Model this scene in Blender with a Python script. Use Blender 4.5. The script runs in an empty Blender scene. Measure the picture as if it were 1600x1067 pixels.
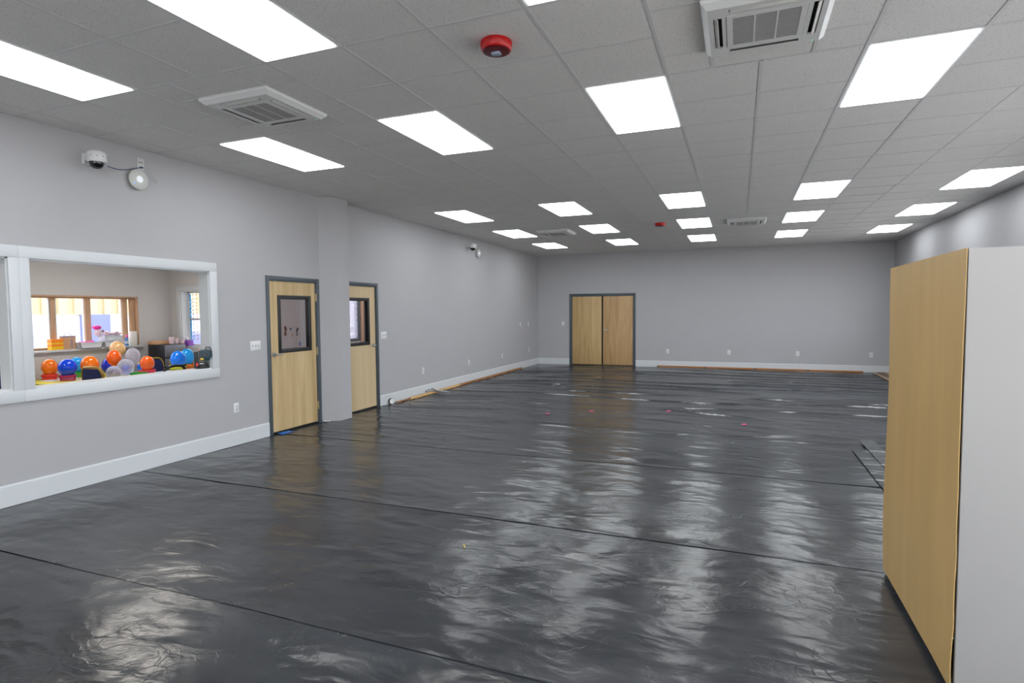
import bpy, bmesh, math, random
from mathutils import Vector, Matrix, noise
random.seed(7)
PI = math.pi
SC = bpy.context.scene
COL = SC.collection

# ------------------------------------------------------------------ camera
yaw, pitch, roll = 0.3753, 0.0524, 0.0071
F_PX = 897.6
cy_, sy_ = math.cos(yaw), math.sin(yaw)
cp_, sp_ = math.cos(pitch), math.sin(pitch)
cr_, sr_ = math.cos(roll), math.sin(roll)
Fw = Vector((0, cp_, -sp_)); Rt = Vector((1, 0, 0)); Dn = Vector((0, -sp_, -cp_))
Rt2 = Rt*cr_ + Dn*sr_; Dn2 = -Rt*sr_ + Dn*cr_
Rz = Matrix.Rotation(yaw, 3, 'Z')
Rt2, Dn2, Fw = Rz @ Rt2, Rz @ Dn2, Rz @ Fw
cam_d = bpy.data.cameras.new('camera')
cam_d.sensor_width = 36.0
cam_d.sensor_fit = 'HORIZONTAL'
cam_d.lens = F_PX/1600*36
cam_d.clip_start = 0.05
cam = bpy.data.objects.new('camera', cam_d)
COL.objects.link(cam)
M = Matrix((( Rt2.x, -Dn2.x, -Fw.x, 0), (Rt2.y, -Dn2.y, -Fw.y, 0), (Rt2.z, -Dn2.z, -Fw.z, 1.585), (0, 0, 0, 1)))
cam.matrix_world = M
SC.camera = cam

# ------------------------------------------------------------------ world, sun, exposure
w = bpy.data.worlds.new('sky'); SC.world = w
w.use_nodes = True
nt = w.node_tree
bg = nt.nodes['Background']
bg.inputs['Color'].default_value = (0.86, 0.92, 1.0, 1)
bg.inputs['Strength'].default_value = 5.0
PANEL = 8.4          # strength of the ceiling panels
SIDE_PANEL = 15.0     # strength of the side room's panels
SC.view_settings.view_transform = 'Standard'
SC.view_settings.look = 'None'
SC.view_settings.exposure = 0.0
SC.view_settings.gamma = 1.0
SC.view_settings.use_curve_mapping = False

# ------------------------------------------------------------------ room numbers
XL, XR, YF, YB, ZC = -5.61, 3.5, 16.4, -3.2, 3.235
G = 0.6096
GX0, GY0 = -1.707, 4.245
WT = 0.13
XW = XL - WT            # inner face of the side rooms
SB = -9.0               # back wall of the side room
SY = 7.0                # partition of the side room

# ------------------------------------------------------------------ materials
MATS = {}
def lin(c):
    return tuple((v/12.92 if v <= .04045 else ((v+.055)/1.055)**2.4) for v in c)
def s255(r, g, b):
    return lin((r/255, g/255, b/255))
def pm(name, col, rough=.5, metal=0., var=.05, scale=12., bump=0., bscale=60., stretch=(1, 1, 1), spec=.5, emit=None, coat=0.):
    """principled material with noise-modulated colour and optional bump"""
    m = bpy.data.materials.new(name); m.use_nodes = True
    n = m.node_tree.nodes; l = m.node_tree.links
    p = n['Principled BSDF']
    p.inputs['Roughness'].default_value = rough
    p.inputs['Metallic'].default_value = metal
    p.inputs['Specular IOR Level'].default_value = spec
    p.inputs['Coat Weight'].default_value = coat
    tc = n.new('ShaderNodeTexCoord'); mp = n.new('ShaderNodeMapping')
    mp.inputs['Scale'].default_value = stretch
    l.new(tc.outputs['Object'], mp.inputs['Vector'])
    nz = n.new('ShaderNodeTexNoise'); nz.inputs['Scale'].default_value = scale; nz.inputs['Detail'].default_value = 4
    l.new(mp.outputs['Vector'], nz.inputs['Vector'])
    rp = n.new('ShaderNodeValToRGB')
    rp.color_ramp.elements[0].position = .3; rp.color_ramp.elements[1].position = .7
    rp.color_ramp.elements[0].color = tuple(max(0, c*(1-var)) for c in col)+(1,)
    rp.color_ramp.elements[1].color = tuple(min(1, c*(1+var)) for c in col)+(1,)
    l.new(nz.outputs['Fac'], rp.inputs['Fac'])
    l.new(rp.outputs['Color'], p.inputs['Base Color'])
    if bump:
        nb = n.new('ShaderNodeTexNoise'); nb.inputs['Scale'].default_value = bscale; nb.inputs['Detail'].default_value = 3
        l.new(mp.outputs['Vector'], nb.inputs['Vector'])
        bp = n.new('ShaderNodeBump'); bp.inputs['Strength'].default_value = bump; bp.inputs['Distance'].default_value = .004
        l.new(nb.outputs['Fac'], bp.inputs['Height']); l.new(bp.outputs['Normal'], p.inputs['Normal'])
    if emit:
        p.inputs['Emission Color'].default_value = tuple(emit[0])+(1,)
        p.inputs['Emission Strength'].default_value = emit[1]
    MATS[name] = m
    return m
def wood(name, c0, c1, rough=.4, sc=(14, 14, .9), axis_noise=6., spec=.4, flame=.5):
    m = bpy.data.materials.new(name); m.use_nodes = True
    n = m.node_tree.nodes; l = m.node_tree.links; p = n['Principled BSDF']
    p.inputs['Roughness'].default_value = rough; p.inputs['Specular IOR Level'].default_value = spec
    tc = n.new('ShaderNodeTexCoord'); mp = n.new('ShaderNodeMapping'); mp.inputs['Scale'].default_value = sc
    l.new(tc.outputs['Object'], mp.inputs['Vector'])
    n1 = n.new('ShaderNodeTexNoise'); n1.inputs['Scale'].default_value = 1.; n1.inputs['Detail'].default_value = 6; n1.inputs['Distortion'].default_value = 1.2*flame
    l.new(mp.outputs['Vector'], n1.inputs['Vector'])
    mp2 = n.new('ShaderNodeMapping'); mp2.inputs['Scale'].default_value = tuple(s*6 for s in sc)
    l.new(tc.outputs['Object'], mp2.inputs['Vector'])
    n2 = n.new('ShaderNodeTexNoise'); n2.inputs['Scale'].default_value = 1.5; n2.inputs['Detail'].default_value = 3
    l.new(mp2.outputs['Vector'], n2.inputs['Vector'])
    mx = n.new('ShaderNodeMath'); mx.operation = 'MULTIPLY_ADD'
    l.new(n2.outputs['Fac'], mx.inputs[0]); mx.inputs[1].default_value = .25
    l.new(n1.outputs['Fac'], mx.inputs[2])
    rp = n.new('ShaderNodeValToRGB'); rp.color_ramp.elements[0].position = .45; rp.color_ramp.elements[1].position = .82
    rp.color_ramp.elements[0].color = tuple(c0)+(1,); rp.color_ramp.elements[1].color = tuple(c1)+(1,)
    l.new(mx.outputs[0], rp.inputs['Fac']); l.new(rp.outputs['Color'], p.inputs['Base Color'])
    MATS[name] = m
    return m
def emission(name, col, s):
    m = bpy.data.materials.new(name); m.use_nodes = True
    n = m.node_tree.nodes; l = m.node_tree.links
    for x in list(n):
        if x.type != 'OUTPUT_MATERIAL': n.remove(x)
    e = n.new('ShaderNodeEmission'); e.inputs['Color'].default_value = tuple(col)+(1,); e.inputs['Strength'].default_value = s
    l.new(e.outputs[0], n['Material Output'].inputs['Surface'])
    MATS[name] = m
    return m
def glass(name, tint=(1, 1, 1), refl=.08, film=0., filmcol=(.8, .8, .82)):
    """thin pane: transparent + mirror, optionally with a milky film"""
    m = bpy.data.materials.new(name); m.use_nodes = True
    n = m.node_tree.nodes; l = m.node_tree.links
    for x in list(n):
        if x.type != 'OUTPUT_MATERIAL': n.remove(x)
    t = n.new('ShaderNodeBsdfTransparent'); t.inputs[0].default_value = tuple(tint)+(1,)
    g = n.new('ShaderNodeBsdfGlossy'); g.inputs['Roughness'].default_value = .02
    mix = n.new('ShaderNodeMixShader')
    fr = n.new('ShaderNodeLayerWeight'); fr.inputs['Blend'].default_value = refl
    l.new(fr.outputs['Facing'], mix.inputs[0]); l.new(t.outputs[0], mix.inputs[1]); l.new(g.outputs[0], mix.inputs[2])
    out = mix.outputs[0]
    if film:
        d = n.new('ShaderNodeBsdfTranslucent'); d.inputs[0].default_value = tuple(filmcol)+(1,)
        d2 = n.new('ShaderNodeBsdfDiffuse'); d2.inputs[0].default_value = tuple(filmcol)+(1,)
        a = n.new('ShaderNodeMixShader'); a.inputs[0].default_value = .5
        l.new(d.outputs[0], a.inputs[1]); l.new(d2.outputs[0], a.inputs[2])
        m2 = n.new('ShaderNodeMixShader')
        tc = n.new('ShaderNodeTexCoord'); nz = n.new('ShaderNodeTexNoise'); nz.inputs['Scale'].default_value = 14; nz.inputs['Detail'].default_value = 5
        l.new(tc.outputs['Object'], nz.inputs['Vector'])
        mr = n.new('ShaderNodeMapRange'); mr.inputs['From Min'].default_value = .35; mr.inputs['From Max'].default_value = .65
        mr.inputs['To Min'].default_value = film*.7; mr.inputs['To Max'].default_value = min(1, film*1.25)
        l.new(nz.outputs['Fac'], mr.inputs['Value']); l.new(mr.outputs[0], m2.inputs[0])
        l.new(out, m2.inputs[1]); l.new(a.outputs[0], m2.inputs[2]); out = m2.outputs[0]
    l.new(out, n['Material Output'].inputs['Surface'])
    MATS[name] = m
    return m

WALLC = s255(178, 176, 177)
pm('wall_paint', WALLC, .55, var=.012, scale=3, bump=.05, bscale=180)
pm('wall_paint_side', s255(206, 202, 199), .6, var=.012, scale=3)
pm('white_trim', s255(212, 214, 215), .35, var=.01, scale=5)
pm('tee_metal', s255(214, 213, 212), .45, var=.02)
pm('slab', s255(120, 120, 120), .9)
pm('frame_slate', s255(78, 86, 91), .35, var=.04, scale=8)
wood('maple_door', s255(186, 156, 108), s255(214, 187, 141), sc=(9, 9, .55))
wood('maple_door_pale', s255(203, 178, 138), s255(216, 192, 153), sc=(9, 9, .5))
wood('oak_door', s255(184, 150, 100), s255(208, 176, 124), sc=(7, 7, .5), flame=1.6)
wood('oak_door_red', s255(182, 143, 98), s255(202, 166, 118), sc=(7, 7, .5), flame=1.4)
pm('black_plastic', s255(24, 24, 25), .4, var=.1)
pm('black_gap', s255(8, 8, 8), .8)
pm('nickel', s255(170, 172, 175), .28, metal=1.)
pm('hinge_tan', s255(176, 158, 122), .4, metal=.6)
pm('plate_white', s255(226, 226, 224), .35, var=.01)
pm('plate_shadow', s255(150, 150, 150), .5)
pm('white_plastic', s255(222, 222, 220), .35, var=.01)
pm('offwhite_plastic', s255(206, 206, 200), .4, var=.01)
pm('vent_grey', s255(168, 167, 165), .6)
pm('slot_dark', s255(44, 43, 40), .8)
pm('red_plastic', s255(190, 8, 10), .35, var=.04)
pm('dark_red_plastic', s255(96, 6, 14), .3, var=.04)
pm('strobe_lens', s255(150, 160, 180), .12, var=.2, scale=60)
pm('dome_black', s255(10, 10, 12), .06, spec=.8)
pm('cable_blue', s255(62, 72, 100), .5)
pm('cable_white', s255(200, 200, 196), .5)
emission('led_white', (.9, .95, 1.), .9)
emission('led_blue', (.25, .45, 1.), 1.6)
emission('led_green', (.1, .9, .25), 1.0)
pm('melamine', s255(179, 175, 171), .45, var=.008, scale=4)
pm('pine', s255(206, 164, 104), .55, var=.14, scale=6, stretch=(10, .6, 10))
pm('brown_wood', s255(150, 100, 56), .5, var=.18, scale=6, stretch=(10, .6, 10))
pm('orange_wood', s255(164, 104, 46), .5, var=.2, scale=6, stretch=(.6, 10, 10))
pm('plank_brown', s255(160, 132, 108), .55, var=.15, scale=6, stretch=(10, .6, 10))
pm('plank_dark', s255(110, 84, 64), .55, var=.15, scale=6, stretch=(10, .6, 10))
pm('blue_tape', s255(20, 110, 200), .5)
pm('pink_tape', s255(235, 70, 130), .5)
pm('yellow_scrap', s255(210, 190, 90), .5)
pm('paper_white', s255(235, 235, 232), .6)
pm('metal_grey', s255(176, 177, 177), .4, metal=.35)
pm('tool_dull', s255(120, 124, 126), .4, metal=.3)
glass('pane_clear', tint=(.78, .75, .78), refl=.06)
glass('pane_window', refl=.05)
glass('pane_film', refl=.1, film=.62, filmcol=(.62, .66, .74))
pm('window_wood', s255(196, 160, 128), .45, var=.12, scale=5, stretch=(8, 8, .8))
pm('vinyl_white', s255(226, 226, 226), .35)
emission('panel_glow', (.9, .955, 1.), PANEL)
emission('panel_glow_side', (1., .97, .93), SIDE_PANEL)

def tile_material():
    m = pm('ceiling_tile', s255(228, 226, 223), .9, var=.015, scale=2)
    n = m.node_tree.nodes; l = m.node_tree.links; p = n['Principled BSDF']
    p.inputs['Specular IOR Level'].default_value = .1
    base = p.inputs['Base Color'].links[0].from_socket
    tc = n.new('ShaderNodeTexCoord')
    geo = n.new('ShaderNodeNewGeometry')
    v = n.new('ShaderNodeTexVoronoi'); v.inputs['Scale'].default_value = 75; v.inputs['Randomness'].default_value = 1
    l.new(geo.outputs['Position'], v.inputs['Vector'])
    nz = n.new('ShaderNodeTexNoise'); nz.inputs['Scale'].default_value = 60
    l.new(geo.outputs['Position'], nz.inputs['Vector'])
    ad = n.new('ShaderNodeMath'); ad.operation = 'MULTIPLY_ADD'; ad.inputs[1].default_value = -.35
    l.new(nz.outputs['Fac'], ad.inputs[0]); l.new(v.outputs['Distance'], ad.inputs[2])
    rp = n.new('ShaderNodeValToRGB'); rp.color_ramp.elements[0].position = 0.0; rp.color_ramp.elements[1].position = .05
    rp.color_ramp.elements[0].color = (.62, .61, .6, 1); rp.color_ramp.elements[1].color = (1, 1, 1, 1)
    l.new(ad.outputs[0], rp.inputs['Fac'])
    mx = n.new('ShaderNodeMix'); mx.data_type = 'RGBA'; mx.blend_type = 'MULTIPLY'; mx.inputs['Factor'].default_value = 1
    l.new(base, mx.inputs['A']); l.new(rp.outputs['Color'], mx.inputs['B'])
    l.new(mx.outputs['Result'], p.inputs['Base Color'])
    return m
tile_material()

def sheet_material(name, base, seed):
    """black rubbery underlay: dark, glossy, scuffed, dusty, finely creased"""
    m = bpy.data.materials.new(name); m.use_nodes = True
    n = m.node_tree.nodes; l = m.node_tree.links; p = n['Principled BSDF']
    geo = n.new('ShaderNodeNewGeometry')
    def mapped(sc, loc=(0, 0, 0), rot=0):
        mp = n.new('ShaderNodeMapping'); mp.inputs['Scale'].default_value = sc; mp.inputs['Location'].default_value = loc
        mp.inputs['Rotation'].default_value = (0, 0, rot)
        l.new(geo.outputs['Position'], mp.inputs['Vector']); return mp.outputs['Vector']
    def nz(vec, sc, det=4, dist=0., rough=.5):
        t = n.new('ShaderNodeTexNoise'); t.inputs['Scale'].default_value = sc; t.inputs['Detail'].default_value = det
        t.inputs['Distortion'].default_value = dist; t.inputs['Roughness'].default_value = rough
        l.new(vec, t.inputs['Vector']); return t.outputs['Fac']
    def rng(v, a, b, c, d):
        r = n.new('ShaderNodeMapRange'); l.new(v, r.inputs['Value'])
        for k, x in zip(('From Min', 'From Max', 'To Min', 'To Max'), (a, b, c, d)): r.inputs[k].default_value = x
        return r.outputs[0]
    def mth(op, a, b):
        r = n.new('ShaderNodeMath'); r.operation = op
        for i, x in enumerate((a, b)):
            if isinstance(x, (int, float)): r.inputs[i].default_value = x
            else: l.new(x, r.inputs[i])
        return r.outputs[0]
    big = nz(mapped((.5, .9, 1), (seed, 0, 0)), 1.6, 5, .6)
    scuff = nz(mapped((1, 1.4, 1), (seed, 3, 0), .5), 2.6, 6, 1.6, .68)
    dust = nz(mapped((1, 1, 1), (seed, 5, 0)), 1.1, 3, .5)
    speck = nz(mapped((1, 1, 1)), 95, 2)
    d1 = mth('MULTIPLY', rng(scuff, .56, .74, 0, 1), rng(dust, .45, .65, 0, 1))
    sp = mth('MULTIPLY', rng(speck, .76, .80, 0, .55), rng(dust, .4, .62, 0, 1))
    dd = mth('MAXIMUM', mth('MULTIPLY', d1, .07), sp)
    rp = n.new('ShaderNodeValToRGB'); rp.color_ramp.elements[0].position = .3; rp.color_ramp.elements[1].position = .7
    rp.color_ramp.elements[0].color = tuple(c*.75 for c in base)+(1,); rp.color_ramp.elements[1].color = tuple(c*1.3 for c in base)+(1,)
    l.new(big, rp.inputs['Fac'])
    mx = n.new('ShaderNodeMix'); mx.data_type = 'RGBA'; mx.inputs['B'].default_value = (.36, .345, .315, 1)
    l.new(dd, mx.inputs['Factor']); l.new(rp.outputs['Color'], mx.inputs['A'])
    l.new(mx.outputs['Result'], p.inputs['Base Color'])
    rgh = mth('ADD', rng(big, .3, .7, .16, .26), mth('MULTIPLY', d1, .15))
    l.new(rgh, p.inputs['Roughness'])
    p.inputs['Specular IOR Level'].default_value = .36
    p.inputs['Specular Tint'].default_value = (1., .90, .76, 1)
    # relief: long soft ridges across the room, then crinkles
    ridge = nz(mapped((.9, 1.7, 1), (seed, 0, 0), .04), 1.7, 2, .45)
    crink = nz(mapped((2.2, 4.2, 1), (seed, 0, 0), .1), 1.6, 3, .9, .45)
    fine = nz(mapped((1, 1.3, 1)), 26, 5, .5, .62)
    wv = n.new('ShaderNodeTexNoise'); wv.inputs['Scale'].default_value = 3.; l.new(geo.outputs['Position'], wv.inputs['Vector'])
    wa_ = n.new('ShaderNodeVectorMath'); wa_.operation = 'MULTIPLY_ADD'; wa_.inputs[1].default_value = (.5, .5, .5)
    l.new(wv.outputs['Color'], wa_.inputs[0]); l.new(mapped((.8, 1.5, 1)), wa_.inputs[2])
    vo = n.new('ShaderNodeTexVoronoi'); vo.feature = 'DISTANCE_TO_EDGE'; vo.inputs['Scale'].default_value = 6.5
    l.new(wa_.outputs[0], vo.inputs['Vector'])
    crack = mth('MULTIPLY', rng(vo.outputs['Distance'], 0, .05, 1, 0), rng(nz(mapped((1, 1, 1), (seed, 8, 0)), 1.7, 3), .45, .62, 0, 1))
    h = mth('ADD', mth('MULTIPLY', ridge, 1.0), mth('ADD', mth('MULTIPLY', crink, .2), mth('ADD', mth('MULTIPLY', fine, .024), mth('MULTIPLY', crack, .014))))
    b = n.new('ShaderNodeBump'); b.inputs['Strength'].default_value = 1.; b.inputs['Distance'].default_value = .026
    l.new(h, b.inputs['Height']); l.new(b.outputs['Normal'], p.inputs['Normal'])
    MATS[name] = m
    return m
for i in range(3):
    sheet_material('black_sheet_%d' % i, [(.036, .038, .043), (.040, .042, .046), (.033, .036, .041)][i], 3.7*i+1)
sheet_material('offcut_sheet', (.06, .063, .066), 9)

def hardboard_material():
    m = pm('hardboard', s255(204, 168, 108), .42, var=.06, scale=2.2, stretch=(3, 3, .5))
    return m
hardboard_material()

# ------------------------------------------------------------------ mesh helpers
class B:
    """collects shapes; becomes ONE mesh object"""
    def __init__(s): s.bm = bmesh.new()
    def box(s, x0, x1, y0, y1, z0, z1, bev=0., rot=None, c=None):
        r = bmesh.ops.create_cube(s.bm, size=1)
        vs = r['verts']
        bmesh.ops.scale(s.bm, vec=(abs(x1-x0), abs(y1-y0), abs(z1-z0)), verts=vs)
        bmesh.ops.translate(s.bm, vec=((x0+x1)/2, (y0+y1)/2, (z0+z1)/2), verts=vs)
        if bev:
            es = list({e for v in vs for e in v.link_edges})
            o = bmesh.ops.bevel(s.bm, geom=es, offset=bev, segments=2, affect='EDGES', profile=.5)
            vs = [v for v in o['verts']] or vs
            vs = list({v for f in o['faces'] for v in f.verts} | {v for v in vs if v.is_valid})
        if rot is not None:
            bmesh.ops.rotate(s.bm, cent=c or ((x0+x1)/2, (y0+y1)/2, (z0+z1)/2), matrix=rot, verts=vs)
        return s
    def cyl(s, p0, p1, r0, r1=None, seg=16, cap=True):
        p0, p1 = Vector(p0), Vector(p1); d = p1-p0
        r1 = r0 if r1 is None else r1
        q = Vector((0, 0, 1)).rotation_difference(d.normalized()).to_matrix().to_4x4()
        bmesh.ops.create_cone(s.bm, cap_ends=cap, segments=seg, radius1=r0, radius2=r1, depth=d.length,
                              matrix=Matrix.Translation((p0+p1)/2) @ q)
        return s
    def sphere(s, c, r, sc=(1, 1, 1), u=20, v=12, rot=None):
        m = Matrix.Translation(c) @ (rot.to_4x4() if rot is not None else Matrix()) @ Matrix.Diagonal((*sc, 1))
        bmesh.ops.create_uvsphere(s.bm, u_segments=u, v_segments=v, radius=r, matrix=m)
        return s
    def lathe(s, prof, c=(0, 0, 0), seg=24, axis='Z', rot=None):
        """prof: [(radius, height)...]"""
        rings = []
        for r, h in prof:
            ring = []
            for k in range(seg):
                a = 2*PI*k/seg
                p = Vector((r*math.cos(a), r*math.sin(a), h))
                if axis == 'X': p = Vector((p.z, p.x, p.y))
                if axis == 'Y': p = Vector((p.x, p.z, p.y))
                if rot is not None: p = rot @ p
                ring.append(s.bm.verts.new(p+Vector(c)))
            rings.append(ring)
        for a, b in zip(rings, rings[1:]):
            for k in range(seg):
                s.bm.faces.new((a[k], a[(k+1) % seg], b[(k+1) % seg], b[k]))
        if prof[0][0] > 1e-6: s.bm.faces.new(rings[0][::-1])
        if prof[-1][0] > 1e-6: s.bm.faces.new(rings[-1])
        return s
    def tube(s, pts, r, seg=8, closed=False):
        pts = [Vector(p) for p in pts]; n = len(pts); rings = []
        up = Vector((0, 0, 1))
        for i, p in enumerate(pts):
            a = pts[(i-1) % n] if (closed or i > 0) else pts[i]
            b = pts[(i+1) % n] if (closed or i < n-1) else pts[i]
            t = (b-a).normalized()
            u = t.cross(up)
            if u.length < 1e-3: u = t.cross(Vector((1, 0, 0)))
            u.normalize(); v = t.cross(u)
            rr = r[i] if isinstance(r, (list, tuple)) else r
            rings.append([s.bm.verts.new(p+u*rr*math.cos(2*PI*k/seg)+v*rr*math.sin(2*PI*k/seg)) for k in range(seg)])
        for i in range(n if closed else n-1):
            a, b = rings[i], rings[(i+1) % n]
            for k in range(seg): s.bm.faces.new((a[k], a[(k+1) % seg], b[(k+1) % seg], b[k]))
        if not closed:
            s.bm.faces.new(rings[0][::-1]); s.bm.faces.new(rings[-1])
        return s
    def prism(s, poly, lo, hi, axis='Z'):
        """polygon (list of 2-tuples) extruded along an axis"""
        def P(a, b, h):
            return {'Z': (a, b, h), 'X': (h, a, b), 'Y': (a, h, b)}[axis]
        lo_v = [s.bm.verts.new(P(a, b, lo)) for a, b in poly]
        hi_v = [s.bm.verts.new(P(a, b, hi)) for a, b in poly]
        n = len(poly)
        s.bm.faces.new(lo_v[::-1]); s.bm.faces.new(hi_v)
        for i in range(n): s.bm.faces.new((lo_v[i], lo_v[(i+1) % n], hi_v[(i+1) % n], hi_v[i]))
        return s
    def grid(s, fn, nu, nv):
        vs = [[s.bm.verts.new(fn(i/nu, j/nv)) for j in range(nv+1)] for i in range(nu+1)]
        for i in range(nu):
            for j in range(nv): s.bm.faces.new((vs[i][j], vs[i+1][j], vs[i+1][j+1], vs[i][j+1]))
        return s
    def sheet(s, fn, nu, nv, off):
        """grid with a second skin at +off and a rim: a closed thin sheet"""
        off = Vector(off)
        A = [[s.bm.verts.new(fn(i/nu, j/nv)) for j in range(nv+1)] for i in range(nu+1)]
        C = [[s.bm.verts.new(A[i][j].co+off) for j in range(nv+1)] for i in range(nu+1)]
        for i in range(nu):
            for j in range(nv):
                s.bm.faces.new((A[i][j], A[i+1][j], A[i+1][j+1], A[i][j+1]))
                s.bm.faces.new((C[i][j], C[i][j+1], C[i+1][j+1], C[i+1][j]))
        for i in range(nu):
            for j in (0, nv): s.bm.faces.new((A[i][j], A[i+1][j], C[i+1][j], C[i][j]))
        for j in range(nv):
            for i in (0, nu): s.bm.faces.new((A[i][j], A[i][j+1], C[i][j+1], C[i][j]))
        return s
    def mesh(s, name, mat, smooth=True, fix=True):
        if fix: bmesh.ops.recalc_face_normals(s.bm, faces=s.bm.faces)
        me = bpy.data.meshes.new(name); s.bm.to_mesh(me); s.bm.free()
        if smooth:
            me.polygons.foreach_set('use_smooth', [True]*len(me.polygons))
            me.set_sharp_from_angle(angle=math.radians(38))
        me.materials.append(MATS[mat] if isinstance(mat, str) else mat)
        return me
def obj(name, b, mat, parent=None, loc=None, smooth=True, kind=None, fix=True):
    me = b.mesh(name, mat, smooth, fix) if isinstance(b, B) else b
    o = bpy.data.objects.new(name, me); COL.objects.link(o)
    if parent: o.parent = parent
    if loc: o.location = loc
    if kind: o['kind'] = kind
    return o
def tag(o, label, cat, group=None):
    o['label'] = label; o['category'] = cat
    if group: o['group'] = group
    return o
def thing(name, label, cat, loc=(0, 0, 0), rz=0., group=None):
    o = bpy.data.objects.new(name, None); COL.objects.link(o)
    o.empty_display_size = .1
    o.location = loc; o.rotation_euler = (0, 0, rz)
    return tag(o, label, cat, group)
def root(name, loc=(0, 0, 0), rz=0.):
    o = bpy.data.objects.new(name, None); COL.objects.link(o)
    o.location = loc; o.rotation_euler = (0, 0, rz); o['kind'] = 'structure'; o.empty_display_size = .1
    return o
def copy_tree(o, parent=None):
    c = o.copy(); COL.objects.link(c)
    if parent: c.parent = parent
    for ch in list(o.children): copy_tree(ch, c)
    return c
def struct(name, b, mat, parent=None, smooth=False):
    return obj(name, b, mat, parent, smooth=smooth, kind=None if parent else 'structure')

# ================================================================== ROOM SHELL
def wall_with_holes(b, axis, t0, t1, a0, a1, z0, z1, holes):
    """wall in plane; holes = [(a_lo, a_hi, z_lo, z_hi)] not overlapping in a"""
    def put(p, q, lo, hi):
        if q-p < 1e-4 or hi-lo < 1e-4: return
        if axis == 'X': b.box(t0, t1, p, q, lo, hi)
        else: b.box(p, q, t0, t1, lo, hi)
    cur = a0
    for (p, q, lo, hi) in sorted(holes):
        put(cur, p, z0, z1); put(p, q, z0, lo); put(p, q, hi, z1); cur = q
    put(cur, a1, z0, z1)
    return b
D1 = (5.735, 6.625)          # door leaf openings on the left wall
D2 = (7.185, 8.075)
W1 = (3.055, 4.84, .952, 2.062)
W2 = (1.12, 2.903, .952, 2.062)
ZT = ZC+.35
struct('wall_left', wall_with_holes(B(), 'X', XW, XL, YB, YF, 0, ZT,
       [W2, W1, (D1[0], D1[1], 0, 2.015), (D2[0], D2[1], 0, 2.015)]), 'wall_paint')
D3 = (-4.585, -2.745)
struct('wall_far', wall_with_holes(B(), 'Y', YF, YF+.13, XL-.13, XR+.13, 0, ZT, [(D3[0], D3[1], 0, 2.035)]), 'wall_paint')
ADDED_RWIN = [(-2.6, -.3, .25, 2.5), (-.1, 2.2, .25, 2.5), (2.4, 4.7, .25, 2.5), (4.9, 7.2, .25, 2.5), (7.5, 9.8, 1.0, 2.4), (10.1, 12.4, 1.0, 2.4), (12.7, 15.0, 1.0, 2.4)]  # assumed openings, hidden from view, added so daylight lifts the dark ceiling
struct('wall_right', wall_with_holes(B(), 'X', XR, XR+.13, YB, YF, 0, ZT, ADDED_RWIN), 'wall_paint')
ADDED_BWIN = [(-4.6, -2.5, .25, 2.5), (-2.2, -.1, .25, 2.5), (.2, 2.3, .25, 2.5)]  # assumed openings behind the camera, added for more daylight
struct('wall_back', wall_with_holes(B(), 'Y', YB-.13, YB, XL-.13, XR+.13, 0, ZT, ADDED_BWIN), 'wall_paint')
for k, (a, c, lo, hi) in enumerate(ADDED_RWIN+ADDED_BWIN):
    r = root('window_%d' % (6+k))  # unseen window added as a daylight source
    f = B(); t = .05
    segs = [(a, a+t, lo, hi), (c-t, c, lo, hi), (a+t, c-t, lo, lo+t), (a+t, c-t, hi-t, hi), ((a+c)/2-t/2, (a+c)/2+t/2, lo+t, hi-t)]
    for (p, q, u, v) in segs:
        if k < len(ADDED_RWIN): f.box(XR+.03, XR+.1, p, q, u, v)
        else: f.box(p, q, YB-.1, YB-.03, u, v)
    obj('sash', f, 'frame_slate', r, smooth=False)
    if k < len(ADDED_RWIN): obj('glass_pane', B().box(XR+.06, XR+.068, a+.02, c-.02, lo+.02, hi-.02), 'pane_window', r, smooth=False)
    else: obj('glass_pane', B().box(a+.02, c-.02, YB-.068, YB-.06, lo+.02, hi-.02), 'pane_window', r, smooth=False)
pil = B().prism([(XL-.01, 6.70), (-5.41, 6.85), (-5.405, 7.112), (XL-.01, 7.112)], 0, ZC+.2)
struct('pillar', pil, 'wall_paint')

# baseboards (a cap line along the top edge)
def baseboard(name, axis, t, sgn, a0, a1):
    b = B()
    prof = [(0, 0), (.014, 0), (.014, .166), (.011, .176), (0, .18)]
    if axis == 'X': b.prism([(t+sgn*p, z) for p, z in prof], a0, a1, 'Y')
    else: b.prism([(t+sgn*p, z) for p, z in prof], a0, a1, 'X')
    return struct(name, b, 'white_trim')
baseboard('baseboard_left', 'X', XL, 1, YB, D1[0]-.06)
baseboard('baseboard_left_far', 'X', XL, 1, D2[1]+.06, YF-.016)
def bbY(name, a0, a1): # along X on the far wall
    b = B(); prof = [(YF, 0), (YF-.014, 0), (YF-.014, .166), (YF-.011, .176), (YF, .18)]
    b.prism([(y, z) for y, z in prof], a0, a1, 'X'); return struct(name, b, 'white_trim')
bbY('baseboard_far_left', XL+.016, D3[0]-.05)
bbY('baseboard_far', D3[1]+.05, XR-.016)
baseboard('baseboard_right', 'X', XR, -1, YB, YF-.016)

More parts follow.
